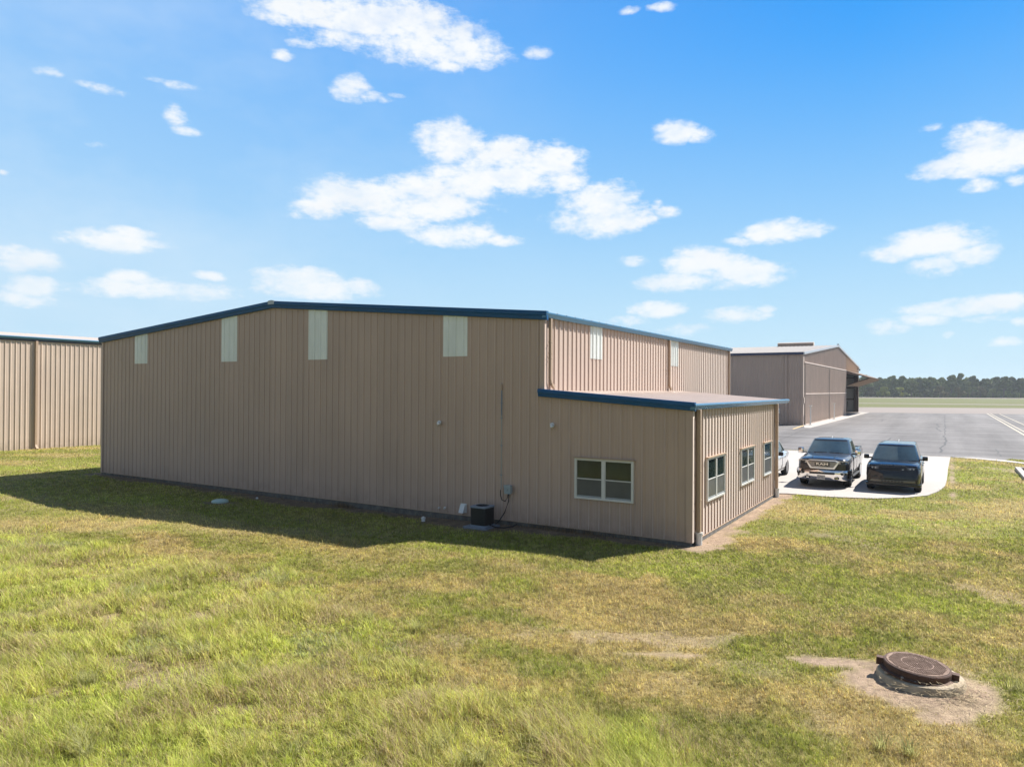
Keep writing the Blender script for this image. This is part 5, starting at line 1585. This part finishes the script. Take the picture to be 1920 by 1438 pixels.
# haze --------------------------------------------------------------------------------
def build_haze():
    mb = MB(); mb.box((-2900, -420, -1.0), (2900, 4500, 24))
    m = bpy.data.materials.new('haze'); m.use_nodes = True; nt = m.node_tree
    for n in list(nt.nodes):
        if n.type != 'OUTPUT_MATERIAL': nt.nodes.remove(n)
    v = nt.nodes.new('ShaderNodeVolumePrincipled'); v.inputs['Color'].default_value = (.86, .93, 1, 1)
    v.inputs['Density'].default_value = HAZE; v.inputs['Anisotropy'].default_value = .2
    nt.links.new(v.outputs[0], [n for n in nt.nodes if n.type == 'OUTPUT_MATERIAL'][0].inputs['Volume'])
    o = mb.build('haze', m); tag(o, 'thin pale haze in the air over the airfield', kind='stuff')


HAZE = .00022
build_haze()
# trees ---------------------------------------------------------------------------------
def leaf_mat(name, a, b, seed):
    m = bpy.data.materials.new(name); nt, N, L, P = nodes_of(m)
    P.inputs['Roughness'].default_value = .75; P.inputs['Specular IOR Level'].default_value = .25
    oi = N.new('ShaderNodeObjectInfo'); geo = N.new('ShaderNodeNewGeometry')
    n = N.new('ShaderNodeTexNoise'); n.inputs['Scale'].default_value = .35; n.inputs['Detail'].default_value = 4
    L.new(geo.outputs['Position'], n.inputs['Vector'])
    ad = N.new('ShaderNodeMath'); ad.operation = 'MULTIPLY_ADD'; L.new(oi.outputs['Random'], ad.inputs[0]); ad.inputs[1].default_value = .75
    L.new(n.outputs[0], ad.inputs[2])
    sb = N.new('ShaderNodeMath'); sb.operation = 'SUBTRACT'; L.new(ad.outputs[0], sb.inputs[0]); sb.inputs[1].default_value = .37
    ad2 = N.new('ShaderNodeMath'); ad2.operation = 'MULTIPLY_ADD'; L.new(geo.outputs['Random Per Island'], ad2.inputs[0]); ad2.inputs[1].default_value = .25; L.new(sb.outputs[0], ad2.inputs[2])
    cr = N.new('ShaderNodeValToRGB'); cr.color_ramp.elements[0].position = .3; cr.color_ramp.elements[1].position = .9
    cr.color_ramp.elements[0].color = (*a, 1); cr.color_ramp.elements[1].color = (*b, 1)
    L.new(ad2.outputs[0], cr.inputs[0]); L.new(cr.outputs[0], P.inputs['Base Color'])
    return m


M_leaf = leaf_mat('dark_foliage', (.050, .080, .020), (.165, .205, .050), 1)
M_leafy = leaf_mat('yellow_green_foliage', (.14, .18, .02), (.34, .36, .05), 2)
M_leafo = leaf_mat('olive_foliage', (.075, .075, .028), (.15, .14, .05), 3)


def clump_mesh(name, lobes, per, size, rng, mats, mids=None):
    """leaf clumps: small quads scattered in the shells of many lobes"""
    V = []; MI = []
    for li, (c, r) in enumerate(lobes):
        n = int(per * r * r)
        d = rng.normal(size=(n, 3)); d /= np.linalg.norm(d, axis=1)[:, None]
        rr = rng.uniform(.35, 1.0, n) ** .45
        p = np.array(c) + d * rr[:, None] * np.array([r, r, r * .82])
        s_ = size * rng.uniform(.5, 1.3, n)
        nn = d + rng.normal(size=(n, 3)) * .5; nn /= np.linalg.norm(nn, axis=1)[:, None]
        a = np.cross(nn, rng.normal(size=(n, 3))); a /= np.linalg.norm(a, axis=1)[:, None]
        b = np.cross(nn, a)
        q = np.stack([p - a * s_[:, None] - b * s_[:, None] * .6, p + a * s_[:, None] * .8 - b * s_[:, None] * .4, p + a * s_[:, None] + b * s_[:, None] * .7, p - a * s_[:, None] * .6 + b * s_[:, None]], 1)
        V.append(q.reshape(-1, 3)); MI += [0 if mids is None else mids[li]] * n
    V = np.concatenate(V).astype(np.float32); nq = len(V) // 4
    me = bpy.data.meshes.new(name); me.vertices.add(len(V)); me.vertices.foreach_set('co', V.ravel())
    me.loops.add(nq * 4); me.polygons.add(nq); me.loops.foreach_set('vertex_index', np.arange(nq * 4, dtype=np.int32)); me.polygons.foreach_set('loop_start', np.arange(nq, dtype=np.int32) * 4)
    me.update(calc_edges=True)
    for m in mats: me.materials.append(m)
    if len(mats) > 1: me.polygons.foreach_set('material_index', np.array(MI, np.int32))
    return me


def tree_lobes(rng, H, W, bush=False):
    L_ = []
    n = 24 if not bush else 14
    z0 = H * (.30 if not bush else .12)
    for i in range(n):
        a = rng.uniform(0, 6.28); f = rng.uniform(0, 1)
        z = z0 + (H - z0) * (.1 + .82 * f)
        spread = W * (.95 - .75 * f ** 1.6) * rng.uniform(.4, 1.0)
        r = W * rng.uniform(.20, .40) * (1.05 - .35 * f)
        L_.append(((math.cos(a) * spread, math.sin(a) * spread, min(z, H - r * .7)), r))
    L_.append(((0, 0, H - W * .35), W * .36))
    return L_


rng_t = np.random.default_rng(42)
PROT = []
for i, (H, W, bush) in enumerate(((14, 5.2, 0), (12.5, 4.6, 0), (15.5, 4.4, 0), (11, 5.2, 0), (7.2, 4.6, 1), (5.6, 3.8, 1))):
    PROT.append((H, clump_mesh('crown', tree_lobes(rng_t, H, W, bush), 190 if not bush else 190, .36, rng_t, [M_leaf]), W))
_tm = MB(); _tm.tube([(0, 0, -.3), (.1, 0, 2.5), (.0, .1, 5), (.3, .2, 8)], [.42, .33, .26, .12], 8)
for a in (0, 1.7, 3.4, 4.9): _tm.tube([(0, .05, 4 + a * .3), (1.1 * math.cos(a), 1.1 * math.sin(a), 5.6 + a * .3), (2.3 * math.cos(a), 2.3 * math.sin(a), 7.2 + a * .3)], [.17, .12, .06], 6)
_to = _tm.build('trunk', M_bark); TRUNK = _to.data; bpy.data.objects.remove(_to, do_unlink=True)
CROWNS = {}


def tree(x, y, p, sc, rz, label, m=None, group='trees in the distant tree line', nm='tree', cat='tree'):
    r = thing(nm, label, cat, (x, y, 0), rz, group); r.scale = (sc[0], sc[0], sc[1])
    me = PROT[p][1]
    if m is not None:
        k = (p, m.name)
        if k not in CROWNS: CROWNS[k] = me.copy(); CROWNS[k].materials.clear(); CROWNS[k].materials.append(m)
        me = CROWNS[k]
    c = bpy.data.objects.new('crown', me); COL.objects.link(c); c.parent = r
    t_ = bpy.data.objects.new('trunk', TRUNK); COL.objects.link(t_); t_.parent = r
    t_.scale = (1, 1, PROT[p][0] / 14)
    return r


def px2x(px, y): return (px - 960) / 1338 * y


TL = [  # photo column, depth, prototype, height scale, label, material
 (1622, 452, 0, 1.00, 'dark tree just right of the open hangar door, at the left of the tree line', None),
 (1634, 448, 4, .95, 'light green bush at the left end of the tree line', M_leafo),
 (1650, 455, 1, 1.02, 'dark rounded tree above the yellow green bushes at the left of the tree line', None),
 (1656, 440, 4, .95, 'brightest yellow green bush low in the tree line', M_leafy),
 (1672, 456, 0, .98, 'broad dark tree behind the yellow green bushes', None),
 (1676, 441, 5, 1.0, 'dark green low bush between the two yellow green bushes', None),
 (1688, 442, 4, .90, 'yellow green bush next to the big dark oak', M_leafy),
 (1692, 457, 2, .90, 'narrow dark treetop left of centre in the tree line', None),
 (1709, 443, 3, .98, 'big dark rounded tree standing forward right of the yellow green bushes', None),
 (1724, 456, 1, 1.0, 'dark tree with flat top near the middle of the tree line', None),
 (1734, 445, 3, .90, 'dark dense tree right of the big forward dark tree', None),
 (1748, 456, 0, .93, 'medium dark tree behind the olive bush', None),
 (1763, 441, 4, 1.05, 'round olive brown bush at the middle foot of the tree line', M_leafo),
 (1766, 458, 1, 1.05, 'dark round treetop left of the tallest tree', None),
 (1784, 457, 0, 1.03, 'dark tree shouldering the tallest tree from the left', None),
 (1797, 443, 5, 1.15, 'small olive bush right of the round olive brown bush', M_leafo),
 (1802, 462, 2, 1.03, 'tallest tree of the tree line with a ragged spreading top', None),
 (1815, 448, 1, .86, 'mid green tree in front of the tallest tree', None),
 (1823, 459, 0, 1.0, 'dark tree just right of the tallest tree', None),
 (1838, 446, 4, 1.0, 'low grey green bush right of the tallest tree', M_leafo),
 (1848, 458, 3, 1.10, 'wide dark tree toward the right of the tree line', None),
 (1862, 447, 5, 1.05, 'lowest small bush near the right of the tree line', None),
 (1868, 456, 2, .88, 'pointed treetop right of the wide dark tree', None),
 (1882, 449, 0, .96, 'large dark leafy tree near the right edge standing forward', None),
 (1897, 457, 1, 1.10, 'dark tree second from the right edge of the frame', None),
 (1914, 450, 3, 1.12, 'dark bulky tree at the right edge of the frame', None),
]
for i, (px, y, p, hs, lb, m) in enumerate(TL):
    tree(px2x(px, y), y, p, (.95 + .1 * ((i * 7) % 3) / 2, hs), i * 1.3, lb, m)

L_ = []; mi_ = []
r2 = np.random.default_rng(9)
for i in range(620):
    x = r2.uniform(-330, 720); y = 470 + r2.uniform(0, 26); H = r2.uniform(9.5, 14.0)
    L_.append(((x, y, H - 3.2), r2.uniform(2.6, 4.2))); L_.append(((x + r2.uniform(-2, 2), y - 2, H * .35), r2.uniform(3.0, 4.6)))
for i in range(420):
    L_.append(((r2.uniform(120, 520), r2.uniform(449, 464), r2.uniform(.6, 1.6)), r2.uniform(1.3, 2.4)))
me = clump_mesh('woods', L_, 20, .8, r2, [M_leaf])
wd = bpy.data.objects.new('woods', me); COL.objects.link(wd)
tag(wd, 'dark woodland mass filling in behind the front row of distant trees', 'woods', kind='stuff')


# grass ----------------------------------------------------------------------------------
def build_grass():
    rng = np.random.default_rng(99)
    def sample(n, y0, y1, pw):
        uu = rng.uniform(0, 1, n)
        # density per area ~ y^-pw ; strip width ~ y
        e = 2 - pw
        y = (y0 ** e + uu * (y1 ** e - y0 ** e)) ** (1 / e)
        x = rng.uniform(-1, 1, n) * (y * .745 + 1.6)
        return x, y
    sets = [sample(980000, 6.6, 20, 1.35), sample(330000, 20, 50, 1.6)]
    x = np.concatenate([a[0] for a in sets]); y = np.concatenate([a[1] for a in sets])
    # clump blades towards tuft centres
    cell = np.where(y < 20, .11, .2)
    cxn = np.floor(x / cell); cyn = np.floor(y / cell)
    hsh = lambda a, b, s_: vnoise(a + .5, b + .5, s_)
    jx = (np.floor(x / cell) + .2 + .6 * np.modf(np.abs(np.sin(cxn * 12.9898 + cyn * 78.233) * 43758.5453))[0]) * cell
    jy = (np.floor(y / cell) + .2 + .6 * np.modf(np.abs(np.sin(cxn * 39.3468 + cyn * 11.135) * 24634.6345))[0]) * cell
    pull = rng.uniform(0, .75, len(x)) * (rng.uniform(0, 1, len(x)) < .6)
    x = x + (jx - x) * pull; y = y + (jy - y) * pull
    tuft = np.modf(np.abs(np.sin(cxn * 7.13 + cyn * 3.71) * 9381.17))[0]
    u, v = touv(x, y)
    d, dry, tall, lush = fields(x, y)
    keep = rng.uniform(0, 1, len(x)) > np.clip(d * 1.35, 0, .985)
    keep &= ~((u > UL) & (u < 0) & (v > -.02) & (v < VLEN))
    keep &= ~((u > UL) & (u < .02) & (v > -.02) & (v < 11))
    for poly in (PADW, APRON, WALK): keep &= ~inpoly(x, y, poly)
    keep &= ~((u < -45.3))
    keep &= ((x - 5.84) ** 2 + (y - 10.2) ** 2) > .60 ** 2
    keep &= ~((np.abs(u - PADU) < .45) & (np.abs(v - PADV) < .45))
    keep &= ~((np.abs(u - 10) < 1.2) & (np.abs(v - 25) < 2.6))
    x, y, u, v, d, dry, tall, lush, tuft = [a[keep] for a in (x, y, u, v, d, dry, tall, lush, tuft)]
    n = len(x)
    z = ghgt(x, y)
    k = rng.uniform(0, 1, n)
    # heights
    patch = fbm(x, y, .9, 401, 3)
    h_s = .028 + .045 * rng.uniform(0, 1, n) * (.6 + .8 * patch)
    h_t = (.05 + .13 * rng.uniform(0, 1, n) ** 1.2) * (.45 + 1.0 * sstep(.3, .7, patch)) * (.75 + .5 * tuft)
    h = h_s * (1 - tall) + h_t * tall
    h *= (1 - .45 * d)
    weed = (rng.uniform(0, 1, n) < .004) & (tall < .6); h = np.where(weed, h * 2.4, h)
    h *= np.where(y > 20, 1.15, 1.)
    w = np.maximum(.0018, y * .00028) * rng.uniform(.7, 1.5, n) * (1 + .25 * tall)
    th = rng.uniform(0, 2 * np.pi, n)
    lean = rng.uniform(.35, 1.4, n)
    flat = rng.uniform(0, 1, n) < (.10 + .35 * dry)
    lean = np.where(flat, rng.uniform(1.2, 3.5, n), lean)
    hz = np.where(flat, h * .35, h)
    # a common lean towards a slowly varying direction, like wind-combed grass
    wd_ = 1.0 + 2.2 * fbm(x, y, .12, 55, 2)
    dx = np.cos(th) * lean * h + np.cos(wd_) * h * .15; dy = np.sin(th) * lean * h + np.sin(wd_) * h * .15
    px = -np.sin(th) * w; py = np.cos(th) * w
    col = turf_colour(x, y, dry, lush, tall, k)
    col = col * (.75 + .55 * rng.uniform(0, 1, n))[:, None] * 2.2
    straw = rng.uniform(0, 1, n) < (.10 + .22 * dry + .15 * d)
    col[straw] = C_STRAW * rng.uniform(.6, 1.1, straw.sum())[:, None]
    tg = tall[:, None] * .55 * (~straw)[:, None]
    col = col * (1 - tg) + np.array([.46, .50, .11])[None] * tg * (.7 + .6 * rng.uniform(0, 1, n))[:, None]
    brown = rng.uniform(0, 1, n) < .10; col[brown] *= np.array([.75, .55, .5])
    blu = (fbm(x, y, .7, 71, 3) > .70) & (tall > .6) & (rng.uniform(0, 1, n) < .4)
    col[blu] = np.array([.30, .32, .16])
    # patches: some strands thicker and greener, others worn to tan
    pa = fbm(x, y, 1.1, 501, 5, .65); pb = fbm(x, y, 3.6, 511, 4, .6)
    col = col * (.78 + .24 * sstep(.25, .7, pa) + .24 * pb)[:, None] * (.92 + .14 * tall)[:, None] * (.62 + .76 * tuft)[:, None]
    flip = (tuft > .80)[:, None] * .45; col = col * (1 - flip) + np.array([.42, .35, .17])[None] * flip
    tn = sstep(.52, .70, fbm(x, y, 1.5, 521, 4)) * (.30 + .25 * (tall > .3))
    tn = (rng.uniform(0, 1, n) < tn)
    col[tn] = np.array([.50, .40, .215]) * rng.uniform(.55, 1.2, tn.sum())[:, None]
    col = np.clip(col * 1.14, 0, .8)
    # tussocks and thin seed stems standing above the rest
    T = [(-8.2, 11.6), (-7.6, 11.9), (-4.2, 10.0), (-4.6, 9.6), (-6.1, 12.0), (4.35, 8.4), (4.6, 8.25), (-3.9, 10.35), (-1.6, 12.3), (6.9, 9.4), (7.0, 9.9)]
    for i in range(30):
        yy = rng.uniform(7.5, 15.5); T.append((rng.uniform(-.75, .1) * yy, yy))
    tx = []; 
    T = [q for q in T if fields(np.array([q[0]]), np.array([q[1]]))[2][0] > .5 or q[0] > 3]
    for (cx_, cy_) in T:
        k_ = rng.integers(40, 90); r_ = rng.uniform(.03, .09)
        tx.append(np.stack([np.full(k_, cx_) + rng.normal(0, r_, k_), np.full(k_, cy_) + rng.normal(0, r_, k_)], 1))
    tx = np.concatenate(tx); nt_ = len(tx)
    # dead weeds along the foot of the shaded wall
    nw = 1500; wu = np.concatenate([rng.normal(-3.6, .9, 500), rng.normal(-12.5, .35, 260), rng.uniform(-27, -.5, nw - 760)]); wv = -rng.uniform(.03, .28, nw)
    P_ = [site(a_, b_) for a_, b_ in zip(wu, wv)]; wx = np.array([q.x for q in P_]); wy = np.array([q.y for q in P_])
    ns = 1800; sy = rng.uniform(7, 19, ns); sx_ = rng.uniform(-.75, .35, ns) * sy
    _, _, stall, _ = fields(sx_, sy); ok = stall > .5; sx_, sy = sx_[ok], sy[ok]; ns = len(sx_)
    ex = np.concatenate([tx[:, 0], sx_]); ey = np.concatenate([tx[:, 1], sy])
    eh = np.concatenate([rng.uniform(.12, .26, nt_), rng.uniform(.20, .38, ns)]); el_ = np.concatenate([rng.uniform(.4, 1.5, nt_), rng.uniform(.05, .6, ns)])
    eth = rng.uniform(0, 6.283, nt_ + ns); ew = np.concatenate([rng.uniform(.003, .005, nt_), rng.uniform(.0012, .002, ns)])
    ec = np.concatenate([np.array([.42, .41, .16])[None] * rng.uniform(.6, 1.3, nt_)[:, None], np.array([.50, .43, .24])[None] * rng.uniform(.7, 1.2, ns)[:, None]])
    ex = np.concatenate([ex, wx]); ey = np.concatenate([ey, wy]); eh = np.concatenate([eh, rng.uniform(.05, .22, nw)]); el_ = np.concatenate([el_, rng.uniform(.1, 1.0, nw)])
    eth = np.concatenate([eth, rng.uniform(0, 6.283, nw)]); ew = np.concatenate([ew, rng.uniform(.002, .005, nw)])
    ec = np.concatenate([ec, np.array([.24, .17, .09])[None] * rng.uniform(.5, 1.4, nw)[:, None]])
    x = np.concatenate([x, ex]); y = np.concatenate([y, ey]); z = np.concatenate([z, ghgt(ex, ey)]); hz = np.concatenate([hz, eh])
    dx = np.concatenate([dx, np.cos(eth) * el_ * eh]); dy = np.concatenate([dy, np.sin(eth) * el_ * eh])
    px = np.concatenate([px, -np.sin(eth) * ew]); py = np.concatenate([py, np.cos(eth) * ew]); col = np.concatenate([col, ec]); n = len(x)
    co = np.empty((n, 5, 3), np.float32)
    o3 = lambda a, b, c_: np.stack([a, b, c_], 1)
    co[:, 0] = o3(x - px, y - py, z - .01); co[:, 1] = o3(x + px, y + py, z - .01)
    co[:, 2] = o3(x - px * .75 + dx * .38, y - py * .75 + dy * .38, z + hz * .62); co[:, 3] = o3(x + px * .75 + dx * .38, y + py * .75 + dy * .38, z + hz * .62)
    co[:, 4] = o3(x + dx, y + dy, z + hz)
    me = bpy.data.meshes.new('grass'); me.vertices.add(n * 5); me.vertices.foreach_set('co', co.ravel())
    b = (np.arange(n, dtype=np.int32) * 5)[:, None]
    f = np.concatenate([b + np.array([[0, 1, 3, 2]]), b + np.array([[2, 3, 4]])], 1).astype(np.int32)
    me.loops.add(n * 7); me.loops.foreach_set('vertex_index', f.ravel())
    me.polygons.add(n * 2)
    ls = np.stack([np.arange(n) * 7, np.arange(n) * 7 + 4], 1).astype(np.int32)
    me.polygons.foreach_set('loop_start', ls.ravel())
    me.update(calc_edges=True)
    at = me.attributes.new('turf', 'FLOAT_COLOR', 'POINT')
    c4 = np.ones((n, 5, 4), np.float32); c4[:, :, :3] = col[:, None, :]
    at.data.foreach_set('color', c4.ravel())
    m = bpy.data.materials.new('grass_blade'); nt, N, L, P = nodes_of(m)
    a = N.new('ShaderNodeAttribute'); a.attribute_name = 'turf'
    L.new(a.outputs['Color'], P.inputs['Base Color']); P.inputs['Roughness'].default_value = .6; P.inputs['Specular IOR Level'].default_value = .3
    tr = N.new('ShaderNodeBsdfTranslucent'); L.new(a.outputs['Color'], tr.inputs['Color'])
    mx = N.new('ShaderNodeMixShader'); mx.inputs[0].default_value = .55
    L.new(P.outputs[0], mx.inputs[1]); L.new(tr.outputs[0], mx.inputs[2])
    L.new(mx.outputs[0], N['Material Output'].inputs['Surface'])
    me.materials.append(m)
    o = bpy.data.objects.new('grass', me); COL.objects.link(o)
    tag(o, 'mown and longer patchy grass covering the lawn', 'grass', kind='stuff')


build_grass()
